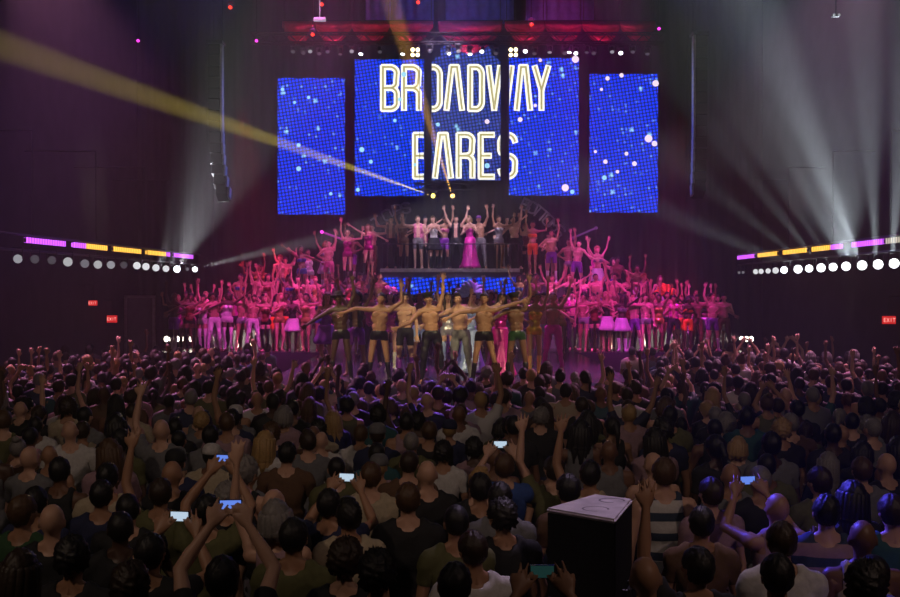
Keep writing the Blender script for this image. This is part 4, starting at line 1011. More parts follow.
def child(par_, name, me, color=None, m=None, mx=None):
    o = bpy.data.objects.new(name, me); COL.objects.link(o); o.parent = par_
    if mx is not None: o.matrix_local = mx
    if color is not None: o.color = (*color[:3], 1)
    if m is not None: o.material_slots[0].link = 'OBJECT'; o.material_slots[0].material = PM[m]
    return o
SKIN = {'pale': (.62, .36, .25), 'tan': (.42, .22, .13), 'brown': (.20, .095, .055), 'dark': (.085, .042, .028)}
HC = {'black': (.010, .008, .008), 'dark brown': (.035, .018, .010), 'brown': (.09, .045, .02), 'blond': (.42, .26, .10), 'grey': (.22, .20, .19), 'red': (.25, .06, .02), 'platinum': (.75, .68, .55), 'purple': (.25, .05, .5)}
CC = {'black': (.012, .012, .014), 'white': (.60, .58, .56), 'grey': (.16, .16, .17), 'olive': (.11, .11, .04), 'cream': (.46, .38, .26), 'teal': (.02, .09, .10), 'navy': (.015, .02, .07), 'red': (.20, .02, .02), 'green': (.025, .08, .03), 'blue': (.03, .08, .30), 'pink': (.7, .15, .35),
      'magenta': (.65, .02, .35), 'purple': (.20, .03, .35), 'gold': (.75, .48, .12), 'silver': (.55, .55, .6), 'yellow': (.75, .5, .04), 'orange': (.85, .22, .03), 'sky': (.35, .5, .85), 'brown': (.12, .06, .03), 'rose': (.36, .22, .26)}
NHAND = []
def person(tpl, loc, yaw, skin, label, group, hair=None, hcol='black', wear=(), hat=None, hatcol='black', scale=1.0, face=False, tilt=None, extra=None):
    """wear: (garment, colour, cloth kind)"""
    T = TEMPLATES[tpl]; o = bpy.data.objects.new('person', T['body']); COL.objects.link(o); o.location = loc; o.rotation_euler = (0, 0, yaw); o.scale = (scale,) * 3
    o.location.z -= T['low'] * scale - .004
    o.color = (*SKIN[skin], 1); tag(o, label, 'person', group)
    for g, c, k in wear:
        if g == 'gown': child(o, 'gown', GOWN, CC[c], k)
        elif g == 'skirt': child(o, 'skirt', SKIRT, CC[c], k)
        elif g in T['cl']:
            for me_ in T['cl'][g]: child(o, PAIRS.get(g, g), me_, CC[c], k if k != 'cloth' else None)
    if hair: child(o, 'hair', HAIR[hair], HC[hcol], None, T['head'])
    if hat in HAT: child(o, 'hat', HAT[hat], CC[hatcol], None, T['head'])
    elif hat == 'plume': child(o, 'feather_headdress', PLUME, CC[hatcol], None, T['head'])
    elif hat == 'crest': child(o, 'feather_crest', CREST, CC[hatcol], None, T['head'])
    if face: child(o, 'eyes', EYES, None, None, T['head']); child(o, 'mouth', MOUTH, None, None, T['head'])
    return o
WORDS_W = {'briefs': 'briefs', 'shorts': 'shorts', 'trousers': 'trousers', 'leotard': 'leotard', 'bra': 'bra top', 'corset': 'corset', 'boots': 'boots', 'stockings': 'stockings', 'vest': 'open vest', 'tee': 'T-shirt', 'tank': 'tank top', 'longsleeve': 'long-sleeved shirt', 'gown': 'gown', 'skirt': 'skirt', 'gloves': 'gloves'}
POSE = {'d_dip_man': 'arms outstretched', 'd_up_man': 'arm straight up', 'd_vee_man': 'both arms up', 'd_low_high_man': 'one arm up', 'd_wide_man': 'arms stretched wide', 'd_high_man': 'hand on hip', 'd_clap_man': 'clapping', 'd_bow_man': 'leaning with arms out', 'd_bent_man': 'one hand waving',
        'd_vee_woman': 'both arms up', 'd_high_woman': 'hand on hip', 'd_wave_woman': 'pointing up sideways', 'd_both_woman': 'both hands raised', 'd_clap_woman': 'clapping'}
rs = random.Random(11)
TAKEN = set()
def uniq(label, alts):
    """the first phrasing that no one has yet"""
    for a in [''] + list(alts):
        t = (label + ' ' + a).strip()
        if t not in TAKEN: TAKEN.add(t); return t
    TAKEN.add(t); return t

# ---------------------------------------------------------------- performers
DG = 'performers on the runway'
FRONTROW = [  # x px, depth, template, skin, clothes, hair, hat, label
    (341, 22.4, 'd_low_high_man', 'dark', (('briefs', 'black', 'leather'), ('boots', 'black', 'leather')), 'buzz', 'fedora', 'dark-skinned person in black briefs and brimmed hat, one arm low, at the runway edge'),
    (379, 22.0, 'd_dip_man', 'tan', (('briefs', 'black', 'leather'), ('boots', 'black', 'leather')), 'short', None, 'shirtless person in black briefs with bent raised arm, next to the brimmed hat'),
    (432, 21.8, 'd_up_man', 'tan', (('trousers', 'black', 'leather'),), 'short', 'peaked', 'shirtless person in a peaked cap and dark trousers, arm straight up'),
    (461, 22.3, 'd_bow_man', 'pale', (('trousers', 'grey', 'cloth'), ('boots', 'black', 'leather')), 'tuft', None, 'shirtless person in grey trousers leaning sideways with outstretched arm'),
    (484, 21.8, 'd_wide_man', 'tan', (('briefs', 'black', 'leather'), ('boots', 'black', 'leather')), 'short', None, 'muscular person in black briefs with arms stretched wide, runway front'),
    (517, 22.0, 'd_low_high_man', 'brown', (('briefs', 'green', 'shine'), ('boots', 'black', 'leather')), 'buzz', 'peaked', 'brown-skinned person in green briefs and dark cap, arm raised, runway front'),
    (405, 23.6, 'd_bent_man', 'pale', (('shorts', 'black', 'cloth'), ('boots', 'purple', 'shine')), 'short', None, 'pale person in black shorts behind the gap left of the peaked cap'),
    (356, 23.9, 'd_vee_man', 'brown', (('shorts', 'purple', 'shine'), ('vest', 'black', 'leather')), 'afro', None, 'person with afro and open vest, both arms up, behind the brimmed hat'),
    (448, 24.2, 'd_both_woman', 'pale', (('corset', 'silver', 'sequin'), ('stockings', 'sky', 'shine'), ('briefs', 'silver', 'sequin')), 'wavy', None, 'person in silver corset and pale blue stockings between the front men'),
    (470, 24.6, 'd_high_woman', 'pale', (('gown', 'sky', 'shine'), ('corset', 'sky', 'shine')), 'bun', 'plume', 'person in pale blue gown with a pale blue feather headdress'),
    (500, 23.8, 'd_wave_woman', 'tan', (('gown', 'magenta', 'shine'), ('corset', 'magenta', 'sequin')), 'long', None, 'person in a long magenta gown behind the arms-wide man'),
    (534, 24.2, 'd_high_woman', 'tan', (('leotard', 'yellow', 'sequin'), ('boots', 'gold', 'shine')), 'curly', None, 'person in a yellow sequined leotard at the runway corner'),
    (420, 25.3, 'd_high_man', 'brown', (('shorts', 'sky', 'shine'),), 'mohawk', None, 'person with mohawk and pale blue shorts behind the peaked cap'),
    (390, 25.6, 'd_vee_woman', 'pale', (('leotard', 'pink', 'sequin'), ('boots', 'white', 'shine')), 'bob', 'crest', 'person in pink sequined leotard with feather crest, arms up'),
    (326, 25.2, 'd_clap_woman', 'tan', (('corset', 'purple', 'shine'), ('skirt', 'purple', 'cloth')), 'long', None, 'person in purple corset and skirt clapping beside the brimmed hat'),
    (553, 25.4, 'd_vee_man', 'tan', (('trousers', 'magenta', 'shine'),), 'short', None, 'bare-chested person in magenta trousers, arms up, past the yellow leotard'),
    (540, 27.0, 'd_bow_man', 'pale', (('briefs', 'white', 'cloth'), ('boots', 'white', 'leather')), 'tuft', None, 'pale person in white briefs and boots leaning out behind the yellow leotard'),
    (372, 27.2, 'd_clap_man', 'pale', (('tee', 'pink', 'cloth'), ('trousers', 'black', 'cloth')), 'curly', None, 'curly-haired person in pink T-shirt clapping on the runway'),
    (490, 27.4, 'd_vee_woman', 'brown', (('leotard', 'gold', 'sequin'),), 'afro', None, 'person with afro in gold leotard, both arms up, behind the magenta gown'),
    (455, 27.8, 'd_wide_man', 'pale', (('trousers', 'silver', 'sequin'),), 'short', 'tophat', 'person in silver trousers and top hat, arms wide, mid runway'),
]
for px, d, t, sk, wr, hr, ht, lb in FRONTROW:
    h = hr if ht not in ('fedora', 'peaked', 'cap', 'tophat') else 'buzz'
    sgn = '_m' if px in (484, 420, 540, 326) else ''
    person(t + sgn, ((px - 450) * d / F_PX, d, SZ - .02 if d > 20 else 0), R(rs.uniform(-12, 12)), sk, lb, DG, h, 'black' if sk in ('dark', 'brown') else rs.choice(('brown', 'black', 'dark brown')), wr, ht, {'fedora': 'black', 'peaked': 'black', 'plume': 'sky', 'crest': 'pink', 'tophat': 'black'}.get(ht, 'black'), 1.03, face=True)
    TAKEN.add(lb)
TOPROW = [(391, 36.9, 'd_bent_man', 'tan', (('vest', 'brown', 'leather'), ('trousers', 'black', 'cloth')), 'short', None, 'person in brown vest, one hand raised, at the platform end near TOPS'),
    (404, 36.7, 'd_high_woman', 'tan', (('leotard', 'brown', 'shine'), ('boots', 'black', 'leather')), 'bun', None, 'person in a brown leotard and black boots, top row near TOPS'),
    (418, 36.5, 'd_bent_man', 'pale', (('shorts', 'grey', 'cloth'), ('vest', 'pink', 'cloth')), 'short', None, 'person in grey shorts and pink vest, hand up, top row'),
    (424, 37.1, 'd_wave_woman', 'pale', (('corset', 'pink', 'shine'), ('briefs', 'pink', 'shine')), 'wavy', None, 'person in pink corset pointing up, top row'),
    (434, 36.6, 'd_clap_woman', 'pale', (('corset', 'white', 'shine'), ('skirt', 'black', 'cloth'), ('boots', 'black', 'leather')), 'bob', None, 'person in white corset, short black skirt and boots clapping, top row'),
    (444, 36.8, 'd_high_woman', 'tan', (('bra', 'pink', 'shine'), ('shorts', 'purple', 'shine'), ('boots', 'black', 'leather')), 'curly', None, 'person in pink bra top and purple shorts, top row under the orange lamp'),
    (456, 36.5, 'd_vee_man', 'pale', (('trousers', 'black', 'cloth'), ('vest', 'black', 'cloth')), 'short', None, 'person in black with pale open chest, arms up, top row'),
    (470, 36.5, 'd_clap_woman', 'pale', (('gown', 'magenta', 'shine'), ('leotard', 'magenta', 'shine')), 'bob', None, 'blond person in a floor-length magenta gown at the middle of the top row'),
    (480, 36.6, 'd_low_high_man', 'tan', (('tee', 'purple', 'cloth'), ('trousers', 'grey', 'cloth')), 'short', 'cap', 'person in purple shirt and cap, arm raised, beside the magenta gown'),
    (499, 36.5, 'd_both_woman', 'tan', (('leotard', 'silver', 'sequin'),), 'ponytail', None, 'person with ponytail and silver leotard, hands raised, top row'),
    (506, 36.9, 'd_wave_woman', 'pale', (('leotard', 'black', 'sequin'), ('stockings', 'silver', 'shine')), 'long', None, 'long-haired person in black leotard and silver stockings, top row'),
    (515, 36.7, 'd_up_man', 'pale', (('trousers', 'black', 'cloth'),), 'tuft', None, 'shirtless person in black trousers, one arm thrown up, next to BOTTOMS')]
for px, d, t, sk, wr, hr, ht, lb in TOPROW:
    TAKEN.add(lb)
    person(t + ('_m' if px in (404, 456) else ''), ((px - 450) * d / F_PX, d, PZ), R(rs.uniform(-15, 15)), sk, lb, 'performers on the high platform', hr if not ht else 'buzz', 'blond' if 'blond' in lb else rs.choice(('black', 'brown', 'dark brown')), wr, ht, 'purple', 1.0)
MEN = [t for t in POSE if t.endswith('_man') and 'wide' not in t and 'dip' not in t and 'bow' not in t]; WOM = [t for t in POSE if t.endswith('woman')]
OUT_M = [(('briefs', 'black', 'leather'), ('boots', 'black', 'leather')), (('shorts', 'pink', 'shine'),), (('trousers', 'black', 'cloth'), ('vest', 'magenta', 'shine')), (('briefs', 'silver', 'sequin'),), (('shorts', 'purple', 'shine'), ('boots', 'white', 'leather')), (('trousers', 'brown', 'leather'),), (('briefs', 'red', 'shine'), ('vest', 'black', 'leather')), (('trousers', 'white', 'cloth'),)]
OUT_F = [(('leotard', 'magenta', 'sequin'), ('boots', 'black', 'leather')), (('bra', 'blue', 'shine'), ('briefs', 'blue', 'shine')), (('corset', 'black', 'shine'), ('skirt', 'white', 'cloth')), (('leotard', 'gold', 'sequin'),), (('bra', 'silver', 'sequin'), ('skirt', 'silver', 'shine'), ('boots', 'silver', 'shine')), (('corset', 'red', 'shine'), ('briefs', 'black', 'shine'), ('stockings', 'black', 'shine')), (('leotard', 'white', 'shine'), ('stockings', 'white', 'shine')), (('bra', 'orange', 'shine'), ('shorts', 'orange', 'shine'))]
def auto_performer(x, y, z, place, group, alts, crest=None):
    w = rs.random() < .5; t = rs.choice(WOM if w else MEN); t2 = t + rs.choice(('', '_m')); sk = rs.choice(('pale', 'tan', 'tan', 'brown', 'pale', 'dark')); wr = rs.choice(OUT_F if w else OUT_M)
    hr = rs.choice(('long', 'wavy', 'bob', 'bun', 'ponytail', 'curly') if w else ('short', 'buzz', 'tuft', 'short', 'curly', 'mohawk')); hc = rs.choice(('black', 'dark brown', 'brown', 'blond', 'red', 'black')) if sk in ('pale', 'tan') else 'black'
    lb = uniq('person in %s %s, %s, %s' % (wr[0][1], WORDS_W[wr[0][0]], POSE[t], place), alts) if not crest else crest[1]
    return person(t2, (x, y, z), R(rs.uniform(-22, 22)) - x * .02, sk, lb, group, hr, hc, wr, 'plume' if crest else None, crest[0] if crest else 'black', rs.uniform(.95, 1.03))
HAIRALT = ['amid others', 'in the second file', 'in the third file', 'in the fourth file']
# the stage-floor rows at both sides
for s in (-1, 1):
    side = 'left' if s < 0 else 'right'
    for row, (yy, x0, x1, n) in enumerate(((33.1, 3.9, 8.2, 12), (33.85, 3.7, 8.3, 12), (34.5, 3.4, 8.0, 9))):
        for i in range(n):
            x = s * (x0 + (x1 - x0) * (i + .3 * rs.random()) / max(1, n - 1)); f = (abs(x) - 3.8) / 4.6
            wh = 'near the %s floor lamps' % side if f > .75 else ('midway on the %s side' % side if f > .35 else 'by the runway, %s side' % side)
            if row == 2: wh = 'back row of the %s stage floor' % side
            elif row == 1: wh = 'second row, ' + wh
            z = SZ; yy = yy - (.08 if row == 2 else 0)
            crest = ('orange', 'person under a big orange feather headdress at the right stage end') if (s > 0 and row == 1 and i == 7) else None
            auto_performer(x, yy + rs.uniform(-.10, .10), z, wh, 'performers on the stage floor', HAIRALT, crest)
    # front step and stairs
    for i in range(10):
        x = s * (2.2 + i * .50 + .15 * rs.random()); auto_performer(x, 35.35 + rs.uniform(-.2, .25), SZ + .6, 'on the low %s front step' % side, 'performers on the front steps', HAIRALT)
    for k in range(6):
        for j, dy in enumerate((-.72, .1)):
            xs = s * (6.3 - .72 * k); z = SZ + .95 + k * (PZ - SZ - 1.15) / 5
            auto_performer(xs + rs.uniform(-.1, .1), 37.4 + dy + rs.uniform(-.1, .1), z, ('%s stage steps, ' % side) + ['bottom', 'second', 'third', 'fourth', 'fifth', 'top'][k] + ' step', 'performers on the stage steps', ['at the back', 'further back'])
# centre, in front of the platform
for i in range(9):
    auto_performer(-2.0 + i * .5 + rs.uniform(-.1, .1), 34.3 + rs.uniform(-.5, .5), SZ, 'under the blue platform band, %s from left' % ORD[i], 'performers before the platform', HAIRALT)
for i in range(8):
    auto_performer(rs.choice((-1, 1)) * (.3 + .42 * i), 29.6 + .35 * i, SZ - .02 if 29.6 + .35 * i < 32.5 else SZ, 'rear of the runway, %s row back' % ORD[i], DG, HAIRALT)

# ---------------------------------------------------------------- the audience
# seen from behind: (x px, y px of the head's middle, template, skin, hair, hair colour, shirt, shirt colour, label)
AG = 'audience standing on the floor'
HEADZ = 1.655
NEAR = [
 (18, 572, 'a_plain_woman', 'pale', 'wavy', 'dark brown', 'tee', 'black', 'person with wavy dark hair and black shirt in the bottom left corner'),
 (22, 512, 'a_clap_man', 'tan', 'short', 'brown', 'tee', 'green', 'person with short brown hair and green T-shirt at the left edge'),
 (50, 519, 'a_plain_man', 'pale', None, 'grey', 'tee', 'black', 'bald person in black above the bent bare arm, left edge'),
 (27, 509, 'a_broad_man', 'tan', 'short', 'black', 'tee', 'navy', 'person in navy with black hair beside the bald person at the left'),
 (88, 497, 'a_plain_man', 'tan', 'short', 'black', 'tee', 'navy', 'person in navy T-shirt with short black hair, left of the raised forearm'),
 (114, 528, 'a_plain_man', 'dark', 'buzz', 'black', 'tee', 'black', 'dark-skinned person with cropped hair in black, below the navy T-shirt'),
 (66, 562, 'a_broad_man', 'tan', 'curly', 'black', 'tee', 'black', 'broad person in black with curly hair in the lower left'),
 (143, 553, 'a_phonelow_man', 'tan', 'short', 'black', 'tee', 'black', 'person in black holding up a lit phone, lower left'),
 (130, 586, 'a_plain_man', 'pale', 'curly', 'dark brown', 'tee', 'black', 'curly-haired person at the bottom edge below the left phone'),
 (149, 493, 'a_onearm_man', 'tan', 'short', 'dark brown', 'tee', 'olive', 'person in an olive shirt with one forearm raised high, left'),
 (172, 474, 'a_plain_man', 'tan', None, 'black', 'tee', 'black', 'bald person just right of the raised forearm'),
 (107, 477, 'a_plain_man', 'tan', 'short', 'black', 'tee', 'cream', 'person in cream T-shirt with black hair, left of the olive shirt'),
 (60, 471, 'a_broad_man', 'brown', 'short', 'black', 'tank', 'black', 'broad person in black tank top with black hair, left'),
 (29, 458, 'a_plain_woman', 'pale', None, 'grey', 'tee', 'grey', 'bald person in grey near the left edge'),
 (208, 510, 'a_phone_man', 'tan', 'short', 'black', 'tee', 'olive', 'black-haired person in olive with a phone, above the other raised forearms'),
 (222, 578, 'a_phone_man', 'pale', 'short', 'black', 'tee', 'black', 'person in black with both forearms raised round a lit phone, bottom'),
 (256, 505, 'a_plain_man', 'pale', None, 'black', 'tee', 'black', 'bald person in black left of the grey-haired woman'),
 (278, 508, 'a_onearm_woman', 'pale', 'bob', 'grey', 'tank', 'rose', 'person with grey bob and pink tank top, one hand up'),
 (293, 534, 'a_plain_man', 'tan', 'short', 'black', 'tee', 'olive', 'short-haired person in a greenish T-shirt, lower middle left'),
 (313, 508, 'a_phonelow_man', 'tan', 'short', 'black', 'tee', 'navy', 'black-haired person in navy with a phone, between the bob and the cream shirt'),
 (347, 514, 'a_plain_man', 'tan', 'tuft', 'black', 'tee', 'cream', 'person with tall black hair and a cream T-shirt'),
 (378, 574, 'a_broad_man', 'tan', 'curly', 'black', 'tee', 'black', 'broad curly-headed person in black at the bottom middle'),
 (350, 566, 'a_plain_woman', 'pale', 'curly', 'dark brown', 'tee', 'black', 'person with dark curls below the cream T-shirt'),
 (371, 476, 'a_plain_man', 'pale', 'short', 'brown', 'tee', 'cream', 'person with short brown hair in a cream shirt, left of the tall black shirt'),
 (408, 499, 'a_plain_man', 'pale', 'short', 'brown', 'longsleeve', 'black', 'person in a black long-sleeved shirt with brown hair, lower middle'),
 (417, 474, 'a_plain_man', 'pale', None, 'grey', 'tee', 'black', 'bald person directly behind the black long-sleeved shirt'),
 (456, 522, 'a_plain_man', 'tan', 'buzz', 'black', 'tee', 'olive', 'person with cropped hair and olive T-shirt, lower middle'),
 (474, 550, 'a_broad_man', 'tan', 'short', 'dark brown', 'tee', 'white', 'broad person in a white T-shirt at the bottom middle'),
 (446, 583, 'a_plain_woman', 'tan', 'short', 'black', 'tee', 'black', 'dark head at the bottom edge beside the white T-shirt'),
 (459, 481, 'a_plain_woman', 'pale', 'tuft', 'blond', 'tee', 'black', 'person with bright blond hair, lower middle'),
 (480, 488, 'a_plain_man', 'tan', 'short', 'black', 'tee', 'black', 'black-haired person next to the blond head'),
 (508, 496, 'a_plain_man', 'tan', 'short', 'black', 'tee', 'grey', 'person in grey T-shirt with black hair, left of the loudspeaker'),
 (533, 517, 'a_broad_man', 'tan', 'curly', 'black', 'tee', 'black', 'curly-haired broad person in black touching the loudspeaker side'),
 (504, 466, 'a_phonelow_man', 'pale', 'short', 'brown', 'tee', 'blue', 'person in blue holding up a white-lit phone, middle'),
 (540, 470, 'a_onearm_man', 'pale', 'short', 'dark brown', 'tee', 'olive', 'person in olive with one arm raised behind the loudspeaker'),
 (578, 470, 'a_onearm_man', 'tan', 'short', 'black', 'tank', 'cream', 'person in cream tank top, one arm up, behind the loudspeaker lid'),
 (664, 473, 'a_plain_man', 'pale', 'short', 'brown', 'tank', 'white', 'tall person in a white tank top with dark stripes right of the loudspeaker'),
 (700, 490, 'a_plain_man', 'pale', 'short', 'dark brown', 'tee', 'rose', 'person in a pinkish T-shirt right of the striped tank top'),
 (647, 578, 'a_broad_man', 'tan', None, 'black', 'tee', 'white', 'bald person in white at the bottom beside the loudspeaker'),
 (690, 572, 'a_onearm_man', 'tan', 'short', 'black', 'tee', 'black', 'person in black with one arm up at the bottom right of centre'),
 (731, 476, 'a_plain_man', 'tan', None, 'black', 'tee', 'grey', 'bald person in grey behind the phone at the right'),
 (760, 480, 'a_plain_man', 'tan', 'buzz', 'grey', 'tee', 'black', 'person with cropped grey hair, right of the bald grey shirt'),
 (777, 508, 'a_phonelow_man', 'tan', None, 'black', 'tank', 'rose', 'bald person holding up a phone with a blue-green screen, right'),
 (815, 481, 'a_broad_man', 'pale', 'short', 'dark brown', 'tee', 'olive', 'broad dark-haired person behind the striped shirt at the right'),
 (827, 512, 'a_plain_man', 'pale', 'short', 'black', 'tee', 'rose', 'person in a striped pink shirt whose hair shines blue, right'),
 (782, 541, 'a_plain_man', 'pale', 'short', 'dark brown', 'tee', 'white', 'person in a white T-shirt between the two blue-lit heads'),
 (760, 572, 'a_plain_man', 'tan', 'short', 'black', 'tee', 'blue', 'person in blue whose head sits below the white T-shirt'),
 (826, 577, 'a_plain_woman', 'tan', 'curly', 'black', 'tee', 'black', 'curly-haired person in black at the bottom right'),
 (888, 512, 'a_broad_man', 'pale', 'short', 'dark brown', 'tee', 'teal', 'broad person in a teal shirt at the right edge'),
 (857, 500, 'a_plain_woman', 'tan', 'wavy', 'black', 'tee', 'black', 'person with wavy black hair beside the teal shirt'),
 (862, 470, 'a_plain_man', 'pale', 'short', 'brown', 'tee', 'grey', 'brown-haired person in grey further behind the teal shirt'),
 (887, 465, 'a_plain_man', 'pale', None, 'grey', 'tee', 'black', 'bald person near the right edge'),
]
TAG_HAIR = {'short': 'short %s hair', 'buzz': 'cropped %s hair', 'tuft': 'tall %s hair', 'curly': 'curly %s hair', 'afro': 'round %s afro', 'bun': '%s hair in a bun', 'ponytail': '%s ponytail', 'long': 'long %s hair', 'wavy': 'wavy %s hair', 'bob': '%s bob', None: 'bald head'}
placed = []
def free(x, y, r=.46, z=None):
    if abs(x - .94) < .62 and abs(y - 7.12) < .78: return False
    if y < 6.9 and .25 < x < 1.35: return False
    if y > 20.3 and abs(x) < 4.2: return False
    if y > 27.0: return False
    if abs(x) > 9.5 - (.0 if y < 24 else .3): return False
    return all((x - a) ** 2 + (y - b) ** 2 > r * r for a, b in placed)
PHONES = []
def audience(x, y, t, sk, hr, hc, g, gc, lb, sc, group, yaw=None, kind='cloth', hat=None):
    bc = rs.choice(('navy', 'black', 'grey')); yaw = PI + R(rs.uniform(-16, 16)) if yaw is None else yaw
    o = person(t, (x, y, 0), yaw, sk, lb, group, hr, hc, ((g, gc, kind), ('trousers', bc, 'cloth'), ('shoes', 'black', 'cloth')), hat, rs.choice(('navy', 'black', 'grey', 'white')), sc)
    if 'phone' in t: PHONES.append((o, t, lb))
    return o
for px, py, t, sk, hr, hc, g, gc, lb in NEAR:
    sc = rs.uniform(.985, 1.03) if px != 664 else 1.06
    hz = HEADZ * sc; d = (CAM_H - hz) * F_PX / (py - 290); x = (px - 450) * d / F_PX
    for _ in range(40):
        bad = [(a, b) for a, b in placed if (x - a) ** 2 + (d - b) ** 2 < .42 ** 2]
        if abs(x - .94) < .58 and abs(d - 7.12) < .72: bad.append((.94, 7.12))
        if not bad: break
        a, b = bad[0]; v = Vector((x - a, d - b)); v = v.normalized() if v.length > .01 else Vector((1, 0)); x += v.x * .04 ; d += v.y * .08
    placed.append((x, d)); TAKEN.add(lb)
    audience(x, d, t, sk, hr, hc, g, gc, lb, sc, AG, None, 'stripe' if ('dark stripes' in lb or 'a striped' in lb) else 'cloth')

lb = 'person at the very bottom edge holding a wide dim phone by the loudspeaker'; TAKEN.add(lb)
placed.append((.44, 4.8)); audience(.44, 4.8, 'a_phonelow_man', 'tan', 'short', 'brown', 'tee', 'black', lb, 1.02, AG, PI)
spots = []
y = 5.6
while y < 27.2:
    half = min(9.4, .43 * y + .5); x = -half + rs.uniform(0, .3)
    while x < half:
        xx, yy = x + rs.uniform(-.13, .13), y + rs.uniform(-.16, .16); r_ = .50 if y < 11 else .47
        if abs((xx) / yy) < .43 and free(xx, yy, r_): placed.append((xx, yy)); spots.append((xx, yy))
        x += .52
    y += .50
spots.sort(key=lambda p: p[1])
NPERF = sum(1 for o in bpy.data.objects if o.name.startswith('person') and o.parent is None) - len(NEAR)
NIND = max(0, 322 - NPERF - len(NEAR))
# print('performers', NPERF, 'near', len(NEAR), 'auto individuals', NIND, 'crowd rest', len(spots) - NIND)
def zone(x, y):
    a = x / y; px = 450 + a * F_PX
    col = next(n for lim, n in ((90, 'by the left edge'), (180, 'under the left lamp rail'), (270, 'below the left floor lamps'), (345, 'under the outer left screen'), (425, 'under the letters BR'), (500, 'in the middle under the platform'), (580, 'under the letters AY'), (660, 'under the outer right screen'), (750, 'below the right floor lamps'), (825, 'under the right lamp rail'), (1200, 'by the right edge')) if px < lim)
    row = next(n for lim, n in ((7.5, 'front rows'), (9, 'near rows'), (10.5, 'lower middle rows'), (12, 'middle rows'), (13.5, 'upper middle rows'), (15, 'far rows'), (99, 'farthest distinct rows')) if y < lim)
    return row + ' ' + col
AT = ['a_plain_man'] * 6 + ['a_broad_man'] * 3 + ['a_plain_woman'] * 3 + ['a_clap_man'] * 2 + ['a_plain_man', 'a_onearm_man', 'a_onearm_woman', 'a_plain_woman', 'a_phone_man']
def look():
    t = rs.choice(AT); w = t.endswith('woman'); sk = rs.choice(('pale', 'tan', 'tan', 'pale', 'brown', 'dark'))
    hr = rs.choice(('long', 'wavy', 'bob', 'ponytail', 'bun', 'curly')) if w else rs.choice(('short', 'short', 'short', 'buzz', 'tuft', 'curly', None, 'short', 'buzz'))
    hc = rs.choice(('black', 'black', 'dark brown', 'dark brown', 'brown', 'blond', 'grey')) if sk in ('pale', 'tan') else 'black'
    g = rs.choice(('tee', 'tee', 'tee', 'tank')); gc = rs.choice(('black', 'black', 'black', 'navy', 'grey', 'olive', 'white', 'cream', 'teal', 'brown', 'navy', 'grey', 'black', 'rose', 'grey'))
    return t, sk, hr, hc, g, gc
ARM = {'a_onearm_man': ', one arm up', 'a_onearm_woman': ', one arm up', 'a_phone_man': ', holding up a phone', 'a_phonelow_man': ', holding a phone', 'a_both_man': ', both arms up', 'a_clap_man': ', clapping', 'a_clap_woman': ', clapping'}
for xx, yy in spots[:NIND]:
    for _ in range(30):
        t, sk, hr, hc, g, gc = look(); hat = 'cap' if rs.random() < .06 else None
        hd = (TAG_HAIR[hr] % hc if hr else TAG_HAIR[None]) if not hat else 'a cap'
        lb = 'person with %s in %s %s%s, %s' % (hd, gc, 'T-shirt' if g == 'tee' else 'tank top', ARM.get(t, ''), zone(xx, yy))
        lb = lb.replace('person with bald head', 'bald person')
        if lb not in TAKEN and len(lb.split()) <= 16: break
    TAKEN.add(lb)
    audience(xx, yy, t + rs.choice(('', '_m')), sk, hr if not hat else 'buzz', hc, g, gc, lb, rs.uniform(.92, 1.05), AG, None, 'cloth', hat)

# phones, each a thing of its own in its holder's hands
M['phone_screen'] = glow('phone_screen_blue', (.16, .30, 1), .8); M['phone_white'] = glow('phone_screen_white', (.55, .7, .85), .9); M['phone_dark'] = glow('phone_screen_dim', (.10, .35, .32), .07)
def phone(mx, label, m, wide=True, s=1.0):
    w, h = (.145, .075) if wide else (.075, .145)
    r = empty('smartphone', (0, 0, 0), label=label, cat='phone', group='phones held up in the crowd'); r.matrix_world = mx
    MB().box((0, 0, 0), (w * s, .010, h * s), bev=.003).build('case', PM['glass'], r)
    MB().box((0, -.006, 0), (w * .9 * s, .002, h * .88 * s)).build('screen', m, r)
bpy.context.view_layer.update()
for i, (o, t, lb) in enumerate(PHONES):
    hs = TEMPLATES[t]['hands']; c = [o.matrix_world @ Vector(h[0] + h[1] * .05) for h in hs]; mid = (c[0] + c[1]) / 2
    q = Matrix.Translation(mid + Vector((0, .02, .02))) @ Matrix.Rotation(o.rotation_euler.z - PI, 4, 'Z')
    sw = (c[0] - c[1]).length
    who = 'bottom edge by the loudspeaker' if 'very bottom edge' in lb else lb.split(', ')[-1] if lb not in [n[8] for n in NEAR] else {143: 'lower left', 222: 'bottom, beneath raised forearms', 504: 'middle of the crowd', 777: 'right side beside bald head', 208: 'left, above the navy shirt', 313: 'in front of the navy shirt'}[next(n[0] for n in NEAR if n[8] == lb)]
    phone(q, uniq(('dim' if 'bottom edge' in who else 'lit') + ' phone held up in two hands, ' + who, ['second of two', 'third of three', 'fourth']), M['phone_dark'] if 'bottom edge' in who else M['phone_white'] if 'middle' in who or i % 3 == 0 else M['phone_screen'], True, .85)

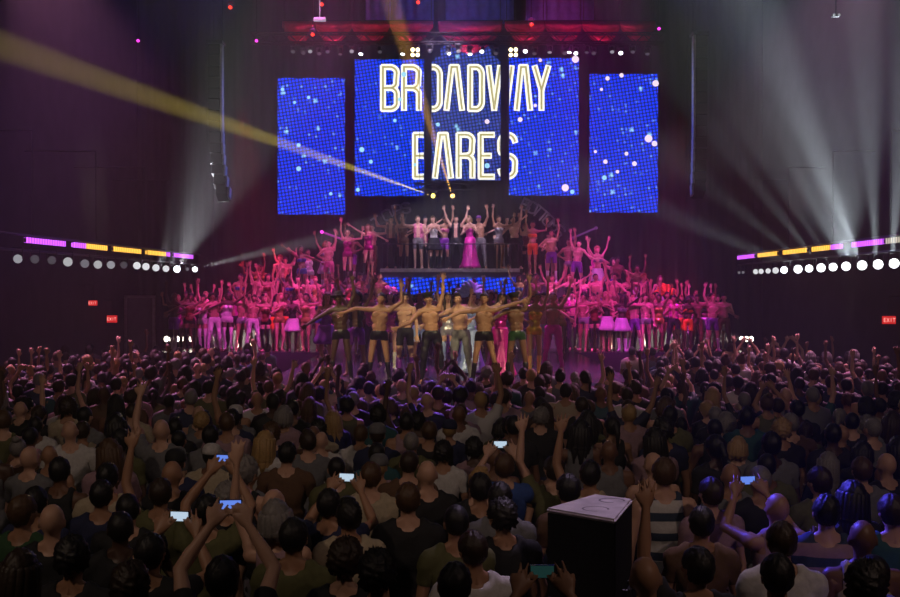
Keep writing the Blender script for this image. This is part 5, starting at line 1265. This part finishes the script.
# ---------------------------------------------------------------- the far crowd, too many to count: one mesh
def strip(me, ratio):
    def setup(o): m = o.modifiers.new('d', 'DECIMATE'); m.ratio = ratio
    r = modded(me, setup); n = len(r.vertices); co = np.empty(n * 3, np.float32); r.vertices.foreach_get('co', co)
    r.calc_loop_triangles(); t = np.empty(len(r.loop_triangles) * 3, np.int32); r.loop_triangles.foreach_get('vertices', t)
    return co.reshape(-1, 3), t.reshape(-1, 3)
LOW = {}
for t in sorted(set(AT) | {'a_both_man'}):
    for sfx in ('', '_m'):
        T = TEMPLATES[t + sfx]; LOW[t + sfx] = dict(body=strip(T['body'], .30), tee=strip(T['cl']['tee'][0], .22), tank=strip(T['cl']['tank'][0], .22), trousers=strip(T['cl']['trousers'][0], .12), head=T['head'])
LH = {k: strip(v, .16) for k, v in HAIR.items()}
VV, TT, CO = [], [], []; base = 0
for xx, yy in spots[NIND:]:
    t, sk, hr, hc, g, gc = look()
    if rs.random() < .05: t = rs.choice(('a_onearm_man', 'a_both_man', 'a_onearm_woman'))
    L_ = LOW[t + rs.choice(('', '_m'))]; sc = rs.uniform(.92, 1.06)
    X = Matrix.Translation((xx, yy, 0)) @ Matrix.Rotation(PI + R(rs.uniform(-18, 18)), 4, 'Z') @ Matrix.Scale(sc, 4)
    hm = L_['head'] @ Matrix.Identity(4)
    for (co, tri), col, mx in ((L_['body'], SKIN[sk], X), (L_[g], CC[gc], X), (L_['trousers'], CC['navy'], X)) + (((LH[hr], HC[hc], X @ hm),) if hr else ()):
        A = np.array(mx); P = co @ A[:3, :3].T + A[:3, 3]; VV.append(P); TT.append(tri + base); base += len(P); CO.append(np.tile(np.array([*col, 1.0], np.float32), (len(P), 1)))
V = np.concatenate(VV).astype(np.float32); T_ = np.concatenate(TT).astype(np.int32); C_ = np.concatenate(CO)
me = bpy.data.meshes.new('crowd'); me.vertices.add(len(V)); me.vertices.foreach_set('co', V.ravel()); me.loops.add(len(T_) * 3); me.loops.foreach_set('vertex_index', T_.ravel())
me.polygons.add(len(T_)); me.polygons.foreach_set('loop_start', np.arange(0, len(T_) * 3, 3, dtype=np.int32)); me.update(calc_edges=True); me.validate(); smooth_shade(me)
ca = me.color_attributes.new('own_color', 'FLOAT_COLOR', 'POINT'); ca.data.foreach_set('color', C_.ravel())
m = mat('crowd_skin_hair_and_cloth', (.5, .5, .5), .65); at_ = m.node_tree.nodes.new('ShaderNodeAttribute'); at_.attribute_name = 'own_color'; m.node_tree.links.new(at_.outputs['Color'], m.node_tree.nodes['Principled BSDF'].inputs['Base Color'])
me.materials.append(m); o = bpy.data.objects.new('crowd', me); COL.objects.link(o); tag(o, 'dense far part of the audience packed against the stage, seen as countless small heads', 'crowd', None, 'stuff')
